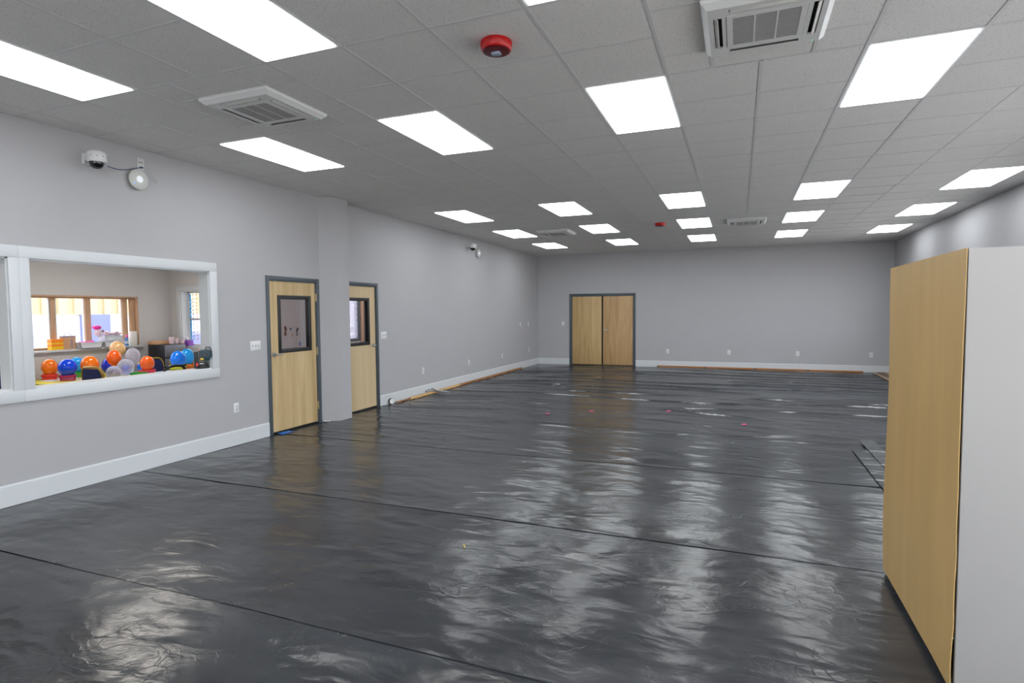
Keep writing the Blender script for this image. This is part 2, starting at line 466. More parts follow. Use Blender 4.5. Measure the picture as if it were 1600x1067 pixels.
# ------------------------------------------------------------------ floor: slab + lapped black sheets
floor = struct('floor', B().box(XL-.13, XR+.13, YB-.13, YF+.13, -.2, -.012), 'slab')
seams = [-3.18, -1.4, .43, 2.265, 3.965, 5.86, 7.68, 9.5, 11.33, 13.15, 14.95, YF-.016]
def sheet(i, y0, y1):
    lap = .07
    far = max(0, min(1, (y0-5)/4))
    x0, x1 = XL+.016, XR-.016
    ny = int((y1-y0)/(.024 if y0 > 5 else .045)); nx = 84
    def fn(u, v):
        x = x0+(x1-x0)*u
        y = y0+(y1+lap-y0)*v if i < len(seams)-2 else y0+(y1-y0)*v
        ya = y
        if v == 0: y += .018*noise.noise((x*.55, i*7.3, 0))+.006*noise.noise((x*2.4, i*3.1, 4))
        far = max(0., min(1., (ya-5.2)/4.5))
        dl = max(0, x-XL)
        fan = .30*max(0, 1.6-dl)*far                      # creases bend away from the left wall
        ys = ya+fan+.05*x
        z = .0022*(1+noise.noise((x*.45, ys*1.1, 1.3)))
        q = noise.noise((x*.28, ys*1.55, 5.1)); q2 = noise.noise((x*.5+9, ys*2.6, 8.1))
        c1 = max(0., 1-abs(q)*7.5); c2 = max(0., 1-abs(q2)*6.)
        pres = max(0, .55+.9*noise.noise((x*.35, ya*.6, 3.)))
        z += far*(.020*c1*c1*(3-2*c1)+.011*c2*c2*(3-2*c2)*pres)
        if far < 1:                                       # a few soft swells near the camera
            z += (1-far)*.0035*max(0, 1-abs(q)*5)*max(0, noise.noise((x*.4, ya*.5, 6.))+.15)*2
        # lifted near edge lapped over the sheet in front
        e = (ya-y0)/.10
        if e < 1 and i in (2, 3, 4, 5):
            lip = max(0, .3+noise.noise((x*.8, i*5.5, 7)))
            z += (1-e)**1.6*.0055*lip+.0022*(1-e*.5)
        elif e < 1: z += .0016*(1-e)
        if v > 1-.5/ny: z = .0
        return (x, y, max(.0, z)-.0055)
    return obj('black_sheet', B().grid(fn, nx, ny), 'black_sheet_%d' % (i % 3), floor)
for i in range(len(seams)-1): sheet(i, seams[i], seams[i+1])

# ------------------------------------------------------------------ ceiling
ceil = struct('ceiling', B().box(XL-.13, XR+.13, YB-.13, YF+.13, ZC+.36, ZC+.5), 'slab')
lights = []                      # (column, row) 2x4 panels
COLS = [-5+3*k for k in range(5)]                       # grid cell index of the panel in X (cell = GX0 + k*G)
COLS = [-5, -2, 1, 4, 7]
ROWS = [-8, -4, 0, 7, 11, 15]                           # starting cell in Y
def gx(k): return GX0+k*G
def gy(k): return GY0+k*G
used = set()
for c in COLS:
    for r in ROWS:
        used.add((c, r)); used.add((c, r+1))
HV = [(2, -2), (-4, -2), (2, 11), (-4, 11)]             # 2x2 cell blocks with a half-offset cassette in the middle
hvcells = set()
for (a, b_) in HV:
    for i in (0, 1):
        for j in (0, 1): hvcells.add((a+i, b_+j))
kx = range(math.floor((XL-GX0)/G), math.ceil((XR-GX0)/G))
ky = range(math.floor((YB-GY0)/G), math.ceil((YF-GY0)/G))
tiles = []
for i in kx:
    for j in ky:
        if (i, j) in used or (i, j) in hvcells: continue
        x0, x1 = max(gx(i), XL), min(gx(i+1), XR); y0, y1 = max(gy(j), YB), min(gy(j+1), YF)
        if x1-x0 < .02 or y1-y0 < .02: continue
        tiles.append((x0, x1, y0, y1))
h = G/2
for (a, b_) in HV:
    X, Y = gx(a), gy(b_)
    for (p, q, s, t) in [(0, 1, 0, 1), (1, 3, 0, 1), (3, 4, 0, 1), (0, 1, 1, 3), (3, 4, 1, 3), (0, 1, 3, 4), (1, 3, 3, 4), (3, 4, 3, 4)]:
        tiles.append((X+p*h, X+q*h, Y+s*h, Y+t*h))
tiles_in = sorted([t for t in tiles if t[3] > 1.9], key=lambda t: t[3])
tiles_out = [t for t in tiles if t[3] <= 1.9]
g_ = .0035
meshes = {}
def add_tile(t):
    sx, sy = round(t[1]-t[0], 3), round(t[3]-t[2], 3)
    if (sx, sy) not in meshes:
        meshes[(sx, sy)] = B().box(-sx/2+g_, sx/2-g_, -sy/2+g_, sy/2-g_, 0, .016, bev=.0025).mesh('ceiling_tile', 'ceiling_tile', False)
    o = obj('ceiling_tile', meshes[(sx, sy)], None, ceil)
    o.location = ((t[0]+t[1])/2, (t[2]+t[3])/2, ZC+.0012+random.uniform(0, .0012))
    o.rotation_euler = (random.uniform(-.0012, .0012), random.uniform(-.0012, .0012), 0)
for t in tiles_in[:288]: add_tile(t)
rest = B()
for t in tiles_in[288:]+tiles_out: rest.box(t[0]+g_, t[1]-g_, t[2]+g_, t[3]-g_, ZC+.0015, ZC+.0175)
obj('ceiling_tile', rest, 'ceiling_tile', ceil, kind='stuff', smooth=False)
# tees: main tees run the length of the room, cross tees span between them
TW = .0115
def tee_seg(b, x0, x1, y0, y1): b.box(x0, x1, y0, y1, ZC-.0008, ZC+.0008); 
for k in range(kx.start+1, kx.stop):
    b = B(); cur = YB
    blocks = sorted((gy(q), gy(q+2)) for (p, q) in HV if p < k < p+2)
    for (lo, hi) in blocks:
        b.box(gx(k)-TW, gx(k)+TW, cur, lo, ZC-.001, ZC+.001); cur = hi
    b.box(gx(k)-TW, gx(k)+TW, cur, YF, ZC-.001, ZC+.001)
    obj('main_tee', b, 'tee_metal', ceil, smooth=False)
ct = B()
for j in range(ky.start+1, ky.stop):
    for i in kx:
        if any(p <= i < p+2 and j == q+1 for (p, q) in HV): continue
        if any(i == c and j == r+1 for c in COLS for r in ROWS): continue
        x0, x1 = max(gx(i)+TW, XL), min(gx(i+1)-TW, XR)
        if x1 > x0: ct.box(x0, x1, gy(j)-TW, gy(j)+TW, ZC-.0009, ZC+.0011)
for (a, b_) in HV:
    X, Y = gx(a), gy(b_)
    for s in (1, 3):
        ct.box(X+TW, X+4*h-TW, Y+s*h-TW, Y+s*h+TW, ZC-.0009, ZC+.0011)
        for (p, q) in ((0, 1), (3, 4)): ct.box(X+s*h-TW, X+s*h+TW, Y+p*h+TW, Y+q*h-TW, ZC-.0009, ZC+.0011)
obj('cross_tee', ct, 'tee_metal', ceil, smooth=False, kind='stuff')
wa = B()
for (x0, x1, y0, y1) in [(XL, XL+.02, YB, YF), (XR-.02, XR, YB, YF), (XL, XR, YF-.02, YF), (XL, XR, YB, YB+.02)]:
    wa.box(x0, x1, y0, y1, ZC-.0012, ZC+.0005)
obj('wall_angle', wa, 'tee_metal', ceil, smooth=False)

# ------------------------------------------------------------------ ceiling light panels
def make_panel(sx=G, sy=2*G, glow='panel_glow'):
    t = thing('ceiling_light', '', 'ceiling light')
    lw, ll = .2794, .5842
    fr = B()
    ox, oy = sx/2-.004, sy/2-.004
    for (x0, x1, y0, y1) in [(-ox, -lw, -oy, oy), (lw, ox, -oy, oy), (-lw, lw, -oy, -ll), (-lw, lw, ll, oy)]:
        fr.box(x0, x1, y0, y1, .0005, .012)
    obj('frame', fr, 'white_plastic', t, smooth=False)
    obj('diffuser', B().box(-lw, lw, -ll, ll, -.006, .006), glow, t, smooth=False)
    obj('housing', B().box(-ox, ox, -oy, oy, .012, .08), 'white_plastic', t, smooth=False)
    return t
colname = ['left wall column', 'second column from the left', 'middle column', 'fourth column from the left', 'right wall column']
rowname = {-8: 'behind the camera', -4: 'in the nearest row', 0: 'in the second row', 7: 'in the third row',
           11: 'in the second row from the far wall', 15: 'in the row nearest the far wall'}
desc = {(-5, -4): 'glowing white ceiling panel above the left wall, cut by the left frame edge',
        (-2, -4): 'largest glowing white ceiling panel, cut by the top frame edge',
        (1, -4): 'glowing white ceiling panel, just one corner showing beside the red alarm',
        (-5, 0): 'glowing white ceiling panel between the left air cassette and the pillar',
        (-2, 0): 'glowing white ceiling panel between the red alarm and the left air cassette',
        (1, 0): 'glowing white ceiling panel just left of the large near air cassette',
        (4, 0): 'glowing white ceiling panel just right of the large near air cassette'}
p0 = make_panel(); first = True
for ci, c in enumerate(COLS):
    for r in ROWS:
        t = p0 if first else copy_tree(p0); first = False
        t.location = (gx(c)+G/2, gy(r)+G, ZC)
        t['label'] = desc.get((c, r), 'glowing ceiling panel, %s, %s' % (colname[ci], rowname[r]))
        t['group'] = 'ceiling light panels'

# ------------------------------------------------------------------ air cassettes
def make_cassette():
    t = thing('air_conditioner', '', 'air conditioner', group='ceiling air cassettes')
    S, D = .335, .052           # half size, drop below the ceiling
    z0 = -D
    # sloped rim: truncated pyramid ring
    b = B()
    def ring(r, z): return [b.bm.verts.new((sx*r, sy*r, z)) for sx, sy in ((-1, -1), (1, -1), (1, 1), (-1, 1))]
    rr = [ring(S-.004, 0), ring(S, -.012), ring(S-.004, -.024), ring(S-.035, z0)]
    for a, c in zip(rr, rr[1:]):
        for k in range(4): b.bm.faces.new((a[k], a[(k+1) % 4], c[(k+1) % 4], c[k]))
    obj('rim', b, 'white_plastic', t, smooth=False)
    # face plate with four slots
    f = B(); r = S-.035; so, si, sl = .272, .228, .19
    f.box(-r, r, so, r, z0, z0+.01); f.box(-r, r, -r, -so, z0, z0+.01)
    f.box(-r, -so, -so, so, z0, z0+.01); f.box(so, r, -so, so, z0, z0+.01)
    for sx in (-1, 1):
        for sy in (-1, 1):
            x0, x1 = sorted((sx*sl, sx*so)); y0, y1 = sorted((sy*sl, sy*so))
            f.box(x0, x1, y0, y1, z0, z0+.01)
    for s in (-1, 1):                                       # inner border between slot and grille
        a, c = sorted((s*si, s*.205))
        f.box(-sl, sl, a, c, z0, z0+.01); f.box(a, c, -sl, sl, z0, z0+.01)
    obj('face_plate', f, 'white_plastic', t, smooth=False)
    obj('slot_backing', B().box(-r+.01, r-.01, -r+.01, r-.01, z0+.036, z0+.042), 'slot_dark', t, smooth=False)
    # intake grille: frame, two ribs and fine slats
    q = .172
    g = B()
    for (x0, x1, y0, y1) in [(-.203, -q, -.203, .203), (q, .203, -.203, .203), (-q, q, -.203, -q), (-q, q, q, .203)]:
        g.box(x0, x1, y0, y1, z0-.003, z0+.006)
    gr = obj('intake_grille', g, 'white_plastic', t, smooth=False)
    ri = B()
    for x in (-q/3, q/3): ri.box(x-.004, x+.004, -q, q, z0-.002, z0+.004)
    obj('rib', ri, 'white_plastic', gr, smooth=False)
    sl_ = B(); n = 26
    for k in range(n):
        y = -q+(k+.5)*2*q/n
        sl_.box(-q, q, y-.0042, y+.0042, z0-.001, z0+.003)
    obj('slat', sl_, 'vent_grey', gr, smooth=False, kind='stuff')
    obj('filter', B().box(-q, q, -q, q, z0+.008, z0+.012), 'vent_grey', gr, smooth=False)
    for k in range(4):                                      # louvre flap in each slot
        fl = B().box(-sl+.004, sl-.004, .245, .270, z0-.002, z0+.003, bev=.0015, rot=Matrix.Rotation(math.radians(38), 3, 'X'))
        o = obj('louvre', fl, 'offwhite_plastic', t)
        o.rotation_euler = (0, 0, k*PI/2)
    obj('indicator_light', B().box(.262, .272, .280, .286, z0-.0015, z0+.002), 'led_green', t, smooth=False)
    return t
c0 = make_cassette()
for k, ((a, b_), lab) in enumerate(zip(HV, [
        'large white square air cassette at the top edge, green indicator lit',
        'white square air cassette above the left wall, seen obliquely near the camera',
        'small distant white air cassette, right of the far red alarm',
        'small distant white air cassette, left of the far red alarm'])):
    t = c0 if k == 0 else copy_tree(c0)
    t.location = (gx(a+1), gy(b_+1), ZC); t['label'] = lab
    
# ------------------------------------------------------------------ red ceiling alarms
def make_alarm():
    t = thing('fire_alarm', '', 'alarm', group='red ceiling alarms')
    obj('housing', B().lathe([(.092, 0), (.098, -.008), (.098, -.02), (.092, -.05), (.086, -.056)], seg=32), 'red_plastic', t)
    obj('face', B().lathe([(.085, -.0555), (.08, -.0605), (.04, -.064), (0.0, -.0645)], seg=32), 'dark_red_plastic', t)
    obj('strobe', B().box(-.028, .028, -.02, .02, -.079, -.062, bev=.006), 'strobe_lens', t)
    obj('screw', B().cyl((.0, -.099, -.02), (.0, -.094, -.02), .004, seg=8), 'slot_dark', t)
    return t
a0 = make_alarm()
a0.location = (gx(0)+G/2, gy(-2)+G/2, ZC); a0['label'] = 'round red fire alarm with clear strobe on the ceiling near the camera'
a1 = copy_tree(a0); a1.location = (gx(0)+G/2, gy(11)+G/2, ZC); a1['label'] = 'small distant round red fire alarm on the ceiling between far light panels'

# ================================================================== DOORS
def lever(b, x, y, z, d, out=1):
    """lever handle on a face looking +X; d = +1 lever points to +Y"""
    b.cyl((x, y, z), (x+.012*out, y, z), .03, seg=20)
    b.cyl((x+.01*out, y, z), (x+.055*out, y, z), .011, seg=12)
    b.tube([(x+.05*out, y-.004*d, z), (x+.053*out, y+.03*d, z), (x+.05*out, y+.08*d, z), (x+.045*out, y+.115*d, z-.002)], [.011, .010, .009, .008], seg=8)
    return b
def lite_door(name, D, leaf_mat, handle_y, hdir, hinge_y, hinges):
    r = root(name)
    y0, y1 = D; zt = 2.015
    f = B(); fw = .05
    for (a, c, lo, hi) in [(y0-fw, y0, 0, zt+fw), (y1, y1+fw, 0, zt+fw), (y0, y1, zt, zt+fw)]:
        f.box(XL-.002, XL+.016, a, c, lo, hi, bev=.004)
    for (a, c, lo, hi) in [(y0, y0+.012, 0, zt), (y1-.012, y1, 0, zt), (y0, y1, zt-.012, zt)]:
        f.box(XW, XL+.004, a, c, lo, hi)
    obj('door_frame', f, 'frame_slate', r)
    # leaf with a hole for the lite
    ly0, ly1 = (y0+.155, y0+.785) if hdir > 0 else (y1-.79, y1-.17)
    lz0, lz1 = 1.055, 1.82
    lx1 = XL-.012; lx0 = lx1-.044
    lb = wall_with_holes(B(), 'X', lx0, lx1, y0+.014, y1-.014, .028, zt-.015, [(ly0+.02, ly1-.02, lz0+.02, lz1-.02)])
    leaf = obj('door_leaf', lb, leaf_mat, r, smooth=False)
    lf = B(); t = .052
    for (a, c, lo, hi) in [(ly0, ly0+t, lz0, lz1), (ly1-t, ly1, lz0, lz1), (ly0+t, ly1-t, lz0, lz0+t), (ly0+t, ly1-t, lz1-t, lz1)]:
        lf.box(lx0-.008, lx1+.009, a, c, lo, hi, bev=.004)
    obj('lite_frame', lf, 'black_plastic', leaf)
    obj('glass_pane', B().box(lx0+.018, lx0+.024, ly0+.04, ly1-.04, lz0+.04, lz1-.04), 'pane_clear', leaf, smooth=False)
    obj('handle', lever(B(), lx1, handle_y, 1.042, hdir), 'nickel', leaf)
    obj('threshold', B().box(XW, XL-.004, y0, y1, -.006, .006), 'black_gap', r, smooth=False)
    if hinges:
        for z in (.26, 1.04, 1.80):
            hb = B().cyl((XL+.004, hinge_y, z-.057), (XL+.004, hinge_y, z+.057), .008, seg=10)
            hb.box(XL-.008, XL+.002, hinge_y-.012, hinge_y+.012, z-.055, z+.055)
            obj('hinge', hb, 'hinge_tan', r)
    return r
lite_door('door_1', D1, 'maple_door', 5.81, 1, D1[1]-.006, True)
lite_door('door_2', D2, 'maple_door_pale', 8.0, -1, D2[0], False)
# double door in the far wall
r3 = root('door_3')
f = B(); x0, x1 = D3; zt = 2.035; fw = .048
for (a, c, lo, hi) in [(x0-fw, x0, 0, zt+fw), (x1, x1+fw, 0, zt+fw), (x0, x1, zt, zt+fw)]:
    f.box(a, c, YF-.018, YF+.002, lo, hi, bev=.004)
for (a, c, lo, hi) in [(x0, x0+.03, 0, zt), (x1-.03, x1, 0, zt), (x0, x1, zt-.03, zt)]:
    f.box(a, c, YF-.004, YF+.13, lo, hi)
obj('door_frame', f, 'frame_slate', r3)
xm = -3.655
l1 = obj('door_leaf', B().box(x0+.033, xm-.022, YF+.012, YF+.056, .024, zt-.034, bev=.002), 'oak_door', r3)
l2 = obj('door_leaf', B().box(xm+.022, x1-.033, YF+.012, YF+.056, .024, zt-.034, bev=.002), 'oak_door_red', r3)
obj('astragal', B().box(xm-.021, xm+.021, YF+.02, YF+.05, .02, zt-.03), 'black_gap', r3, smooth=False)
hb = B()
hb.cyl((xm+.075, YF+.012, 1.03), (xm+.075, YF-.0, 1.03), .03, seg=20); hb.cyl((xm+.075, YF+.002, 1.03), (xm+.075, YF-.045, 1.03), .011, seg=12)
hb.tube([(xm+.07, YF-.042, 1.03), (xm+.11, YF-.045, 1.03), (xm+.16, YF-.042, 1.03), (xm+.19, YF-.036, 1.028)], [.012, .011, .01, .008])
obj('handle', hb, 'nickel', l2)
obj('threshold', B().box(x0, x1, YF, YF+.13, -.006, .006), 'black_gap', r3, smooth=False)
struct('wall_hall', B().box(x0-.4, x1+.4, YF+.6, YF+.7, -.2, 2.6), 'slot_dark')

# ================================================================== PASS-THROUGH WINDOWS OF THE LEFT WALL
def pass_window(name, W, left_cas, right_cas):
    r = root(name); y0, y1, z0, z1 = W; cw = .1
    parts = [('casing_head', (y0-left_cas, y1+right_cas, z1, z1+cw)), ('casing_sill', (y0-left_cas, y1+right_cas, z0-cw, z0)),
             ('casing_jamb', (y1, y1+right_cas, z0, z1))]
    if left_cas: parts.append(('casing_jamb', (y0-left_cas, y0, z0, z1)))
    for n, (a, c, lo, hi) in parts:
        obj(n, B().box(XL-.001, XL+.02, a, c, lo, hi, bev=.003), 'white_trim', r)
    li = B()                                                # lining of the opening
    li.box(XW-.012, XL+.006, y0, y1, z0-.001, z0+.012); li.box(XW-.012, XL, y0, y1, z1-.012, z1+.001)
    obj('sill_board', li, 'white_trim', r, smooth=False)
    lj = B().box(XW-.012, XL, y0-.001, y0+.012, z0, z1).box(XW-.012, XL, y1-.012, y1+.001, z0, z1)
    obj('jamb_lining', lj, 'white_trim', r, smooth=False)
    lt = B()
    for (a, c, lo, hi) in [(y0+.012, y1-.012, z0+.012, z0+.03), (y0+.012, y1-.012, z1-.03, z1-.012)]:
        lt.box(XW+.03, XW+.055, a, c, lo, hi)
    return r
pass_window('window_1', W1, .076, .098)
pass_window('window_2', W2, .1, .076)

# ================================================================== SIDE ROOM BEHIND THE LEFT WALL
SZ = 2.75
struct('floor_side', B().box(SB-.15, XW, .2, SY, -.2, 0), 'slab')
struct('ceiling_side', B().box(SB-.15, XW, .2, SY+.12, SZ, SZ+.1), 'wall_paint_side')
W3 = (4.05, 6.42, 1.085, 1.862)
struct('wall_side_back', wall_with_holes(B(), 'X', SB-.17, SB, .2, SY+.12, 0, SZ, [W3]), 'wall_paint_side')
W4 = (-8.765, -8.1, 1.03, 1.972)
struct('wall_side_partition', wall_with_holes(B(), 'Y', SY, SY+.11, SB, XW, 0, SZ, [W4]), 'wall_paint_side')
struct('wall_side_near', B().box(SB-.15, XW, .1, .2, 0, SZ), 'wall_paint_side')
struct('trim_1', B().box(-6.22, -6.07, SY-.025, SY, 0, 2.2), 'white_trim')
# side room lights
ps = make_panel(glow='panel_glow_side'); ps.location = (-7.3, 2.4, SZ-.085); ps['label'] = 'ceiling panel of the side room, out of view, nearer to the camera'
ps['group'] = 'side room light panels'
ps2 = copy_tree(ps); ps2.location = (-7.3, 5.2, SZ-.085); ps2['label'] = 'ceiling panel of the side room, out of view, above the balloons'

# window_3: wood framed triple casement with a deep timber reveal
r = root('window_3'); y0, y1, z0, z1 = W3
xg = SB-.13
b = B()
b.box(SB-.17, SB+.002, y0, y1, z1-.02, z1); b.box(SB-.17, SB+.002, y1-.02, y1, z0, z1); b.box(SB-.17, SB+.002, y0, y0+.02, z0, z1)
obj('reveal', b, 'window_wood', r, smooth=False)
obj('sill_board', B().box(SB-.17, SB+.06, y0-.03, y1+.03, z0-.03, z0, bev=.004), 'white_trim', r)
mull = [4.07, 4.72, 5.235, 5.705, 6.265]
zb, zt3 = z0+.0, z1-.02
for k in range(5):
    yy = mull[k]
    wdt = .06 if k in (0,) else (.055 if k == 2 else .085)
    obj('mullion', B().box(xg-.03, xg+.04, yy-wdt/2, yy+wdt/2, zb, zt3, bev=.003), 'window_wood', r)
obj('head_rail', B().box(xg-.03, xg+.03, y0+.02, y1-.02, zt3-.022, zt3, bev=.003), 'window_wood', r)
obj('bottom_rail', B().box(xg-.03, xg+.03, y0+.02, y1-.02, zb, zb+.03, bev=.003), 'window_wood', r)
edges = [(mull[k]+.035, mull[k+1]-.035) for k in range(4)]
for (a, c) in edges:
    sh = obj('sash', B().box(xg-.012, xg+.022, a, a+.016, zb+.03, zt3-.022).box(xg-.012, xg+.022, c-.016, c, zb+.03, zt3-.022), 'vinyl_white', r, smooth=False)
    obj('glass_pane', B().box(xg-.003, xg+.003, a, c, zb+.02, zt3-.02), 'pane_window', sh, smooth=False)
obj('jamb_post', B().box(xg+.03, SB-.05, 6.33, 6.40, zb, zt3, bev=.004), 'window_wood', r)

# window_4: white cased window in the partition
r = root('window_4'); x0, x1, z0, z1 = W4
cw = .085
for n, (a, c, lo, hi) in [('casing_head', (x0-cw, x1+cw, z1, z1+cw)), ('casing_sill', (x0-cw, x1+cw, z0-cw, z0)),
                          ('casing_jamb', (x0-cw, x0, z0, z1)), ('casing_jamb', (x1, x1+cw, z0, z1))]:
    obj(n, B().box(a, c, SY-.02, SY, lo, hi, bev=.003), 'white_trim', r)
yg = SY+.13
b = B()
b.box(x0, x0+.012, SY, yg+.03, z0, z1); b.box(x1-.012, x1, SY, yg+.03, z0, z1); b.box(x0, x1, SY, yg+.03, z1-.012, z1)
obj('reveal', b, 'white_trim', r, smooth=False)
obj('sill_board', B().box(x0, x1, SY-.03, yg+.03, z0-.02, z0+.012), 'white_trim', r, smooth=False)
b = B()
for (a, c, lo, hi) in [(x0+.012, x0+.04, z0+.01, z1-.012), (x1-.04, x1-.012, z0+.01, z1-.012), (x0+.012, x1-.012, z0+.01, z0+.04), (x0+.012, x1-.012, z1-.04, z1-.012)]:
    b.box(a, c, yg, yg+.03, lo, hi)
sash = obj('sash', b, 'vinyl_white', r, smooth=False)
obj('meeting_rail', B().box(x0+.03, x1-.03, yg-.005, yg+.03, 1.475, 1.505), 'metal_grey', sash, smooth=False)
obj('glass_pane', B().box(x0+.03, x1-.03, yg+.012, yg+.018, z0+.03, z1-.03), 'pane_window', sash, smooth=False)
struct('wall_side_outer', B().box(SB-.15, -7.95, yg+.035, yg+.06, 0, z0+.01).box(SB-.15, -7.95, yg+.035, yg+.06, z1, SZ).box(x1-.01, -7.95, yg+.035, yg+.06, z0, z1).box(SB-.15, x0+.012, yg+.035, yg+.06, z0, z1), 'wall_paint_side')
# stickers on the glass
for n_, colr in [('sticker_cyan', s255(40, 170, 230)), ('sticker_orange', s255(235, 140, 60)), ('sticker_violet', s255(120, 110, 170)), ('sticker_teal', s255(70, 150, 160))]:
    pm(n_, colr, .6)
rnd = random.Random(3)
for colr, xs in [('sticker_cyan', [x0+.055]), ('sticker_orange', [x0+.20]), ('sticker_violet', [x0+.115, x0+.29]), ('sticker_teal', [x0+.37, x0+.45, x0+.54])]:
    st = B()
    for xx in xs:
        z = z1-.07
        while z > z0+.06:
            rr = rnd.uniform(.012, .02)
            k = 5 if colr != 'sticker_cyan' else 7
            pts = [(xx+rnd.uniform(-.004, .004)+rr*math.cos(a), yg+.008, z+rr*math.sin(a)) for a in [2*PI*q/8 for q in range(8 if rnd.random() > .4 else 6)]]
            st.tube(pts, .0045 if colr != 'sticker_cyan' else .008, seg=5, closed=rnd.random() > .25)
            z -= rnd.uniform(.055, .075) if colr != 'sticker_cyan' else .04
    obj('window_stickers', st, colr, r, kind='stuff')

# room behind door 2
struct('wall_next_back', wall_with_holes(B(), 'X', -8.05, -7.9, SY+.11, 12.5, 0, SZ, [(9.3, 10.755, .95, 2.1)]), 'wall_paint_side')
struct('wall_next_end', B().box(-8.05, XW, 12.5, 12.6, 0, SZ), 'wall_paint_side')
struct('ceiling_next', B().box(-8.05, XW, SY+.11, 12.6, SZ, SZ+.1), 'wall_paint_side')
struct('floor_next', B().box(-8.05, XW, SY, 12.6, -.2, 0), 'slab')
pn = copy_tree(ps); pn.location = (-6.6, 9.8, SZ-.085); pn['label'] = 'ceiling panel of the room behind the second door, out of view'
r = root('window_5')
b = B()
for (a, c, lo, hi) in [(9.3, 9.36, .95, 2.1), (10.70, 10.755, .95, 2.1), (9.36, 10.7, .95, 1.01), (9.36, 10.7, 2.04, 2.1)]: b.box(-7.96, -7.89, a, c, lo, hi)
obj('sash', b, 'frame_slate', r, smooth=False)
obj('glass_pane', B().box(-7.935, -7.925, 9.34, 10.72, .99, 2.06), 'pane_film', r, smooth=False)
obj('casing_jamb', B().box(-7.92, -7.875, 10.757, 10.87, .93, 2.2), 'window_wood', r, smooth=False)
obj('casing_post', B().box(-7.9, -7.86, 10.87, 10.965, .0, 2.3), 'frame_slate', r, smooth=False)
pn_fill = copy_tree(ps); pn_fill.location = (-6.6, 11.3, SZ-.085); pn_fill['label'] = 'unseen ceiling panel added to brighten the far side room, beside its end wall'  # second panel, added only to brighten the room behind door 2

# ================================================================== OUTDOORS BEYOND THE SIDE ROOM
pm('ground_pale', s255(226, 220, 214), .9, var=.08, scale=1.)
pm('siding_cream', s255(185, 172, 138), .7, var=.03)
pm('render_white', s255(196, 195, 198), .8, var=.02)
pm('shutter_blue', s255(112, 118, 158), .6, var=.03)
pm('tarp_lilac', s255(158, 154, 168), .6, var=.06, scale=3)
struct('ground', B().box(-60, 60, -60, 60, -.5, -.21), 'ground_pale')
sh = thing('shed', 'sunlit pale building with ribbed cream upper wall seen through the side room window', 'building', (-17, 9.5, -.21))
obj('wall', B().box(-4, 0, -9, 9, 0, 1.8), 'render_white', sh, smooth=False)
cor = B()
for k in range(90): cor.box(-.06, .05 if k % 2 else -.01, -9+k*.2, -9+(k+1)*.2, 1.79, 3.9)
obj('ribbed_fascia', cor, 'siding_cream', sh, smooth=False)
obj('roof', B().box(-4.2, .1, -9.2, 9.2, 3.9, 4.05), 'render_white', sh, smooth=False)
obj('door', B().box(-.02, .05, .95, 1.75, .0, 1.79), 'shutter_blue', sh, smooth=False)
obj('tarp', B().box(-.02, .04, -1.9, .2, .0, 1.6), 'tarp_lilac', sh, smooth=False)
obj('door', B().box(-.02, .05, -3.2, -2.9, .0, 1.75), 'shutter_blue', sh, smooth=False)
pv = tag(obj('vehicle', B().prism([(0, .0), (0, .75), (.5, .85), (1.0, 1.25), (2.4, 1.28), (2.9, .9), (3.1, .8), (3.1, .0)], -14.6, -13.2, 'X'), 'shutter_blue'),
         'pale blue vehicle parked outside the side room window', 'vehicle')
pv.location = (0, 9.9, -.21)



# ================================================================== TALL CABINET ON THE RIGHT
CX, CY0, CY1, CH = .832, 2.745, 3.935, 1.818
cab = thing('storage_cabinet', 'tall pale grey storage cabinet with brown hardboard back, on the right edge', 'cabinet', (CX, CY0, 0))
L = CY1-CY0; CD = .52
obj('side_panel', B().box(.0, CD, .0, .018, .0, CH, bev=.0015), 'melamine', cab)
obj('side_panel', B().box(.0, CD, L-.018, L, .0, CH, bev=.0015), 'melamine', cab)
obj('top_panel', B().box(.0, CD, .018, L-.018, CH-.02, CH-.002), 'melamine', cab, smooth=False)
obj('bottom_panel', B().box(.0, CD, .018, L-.018, .028, .046), 'melamine', cab, smooth=False)
obj('front_panel', B().box(CD-.02, CD, .019, L-.019, .046, CH-.021), 'melamine', cab, smooth=False)
obj('plinth', B().box(.05, CD-.04, .018, L-.018, .0, .028), 'black_gap', cab, smooth=False)
def bk(u, v):
    y = .003+(L+.004)*u; z = .034+(CH-.034+.002)*v
    # bowed sheet: pulls away from the carcass near the lower near corner, nailed at intervals
    bow = .011*max(0, 1-u*4)*max(0, .62-v)/.62*(.55+.45*abs(math.sin(v*PI*6.5)))
    bow += .006*noise.noise((y*1.8, z*1.2, 2))+.003
    bow += .006*max(0, u-.9)/.1*math.sin(v*7)*.6
    return (-bow-.0045, y+(.004*math.sin(z*5)*(u > .97)), z)
hb_ = obj('back_panel', B().sheet(bk, 28, 48, (.0035, 0, 0)), 'hardboard', cab)
hb_['label'] = 'bowed brown hardboard sheet'
nails = B()
for z in (.25, .55, .85, 1.15, 1.45, 1.72): nails.cyl((-.004, .012, z), (-.009, .012, z), .004, seg=8)
for y in (.2, .5, .8, 1.05): nails.cyl((-.004, y, CH-.02), (-.009, y, CH-.02), .004, seg=8)
obj('nail', nails, 'metal_grey', cab, kind='stuff')

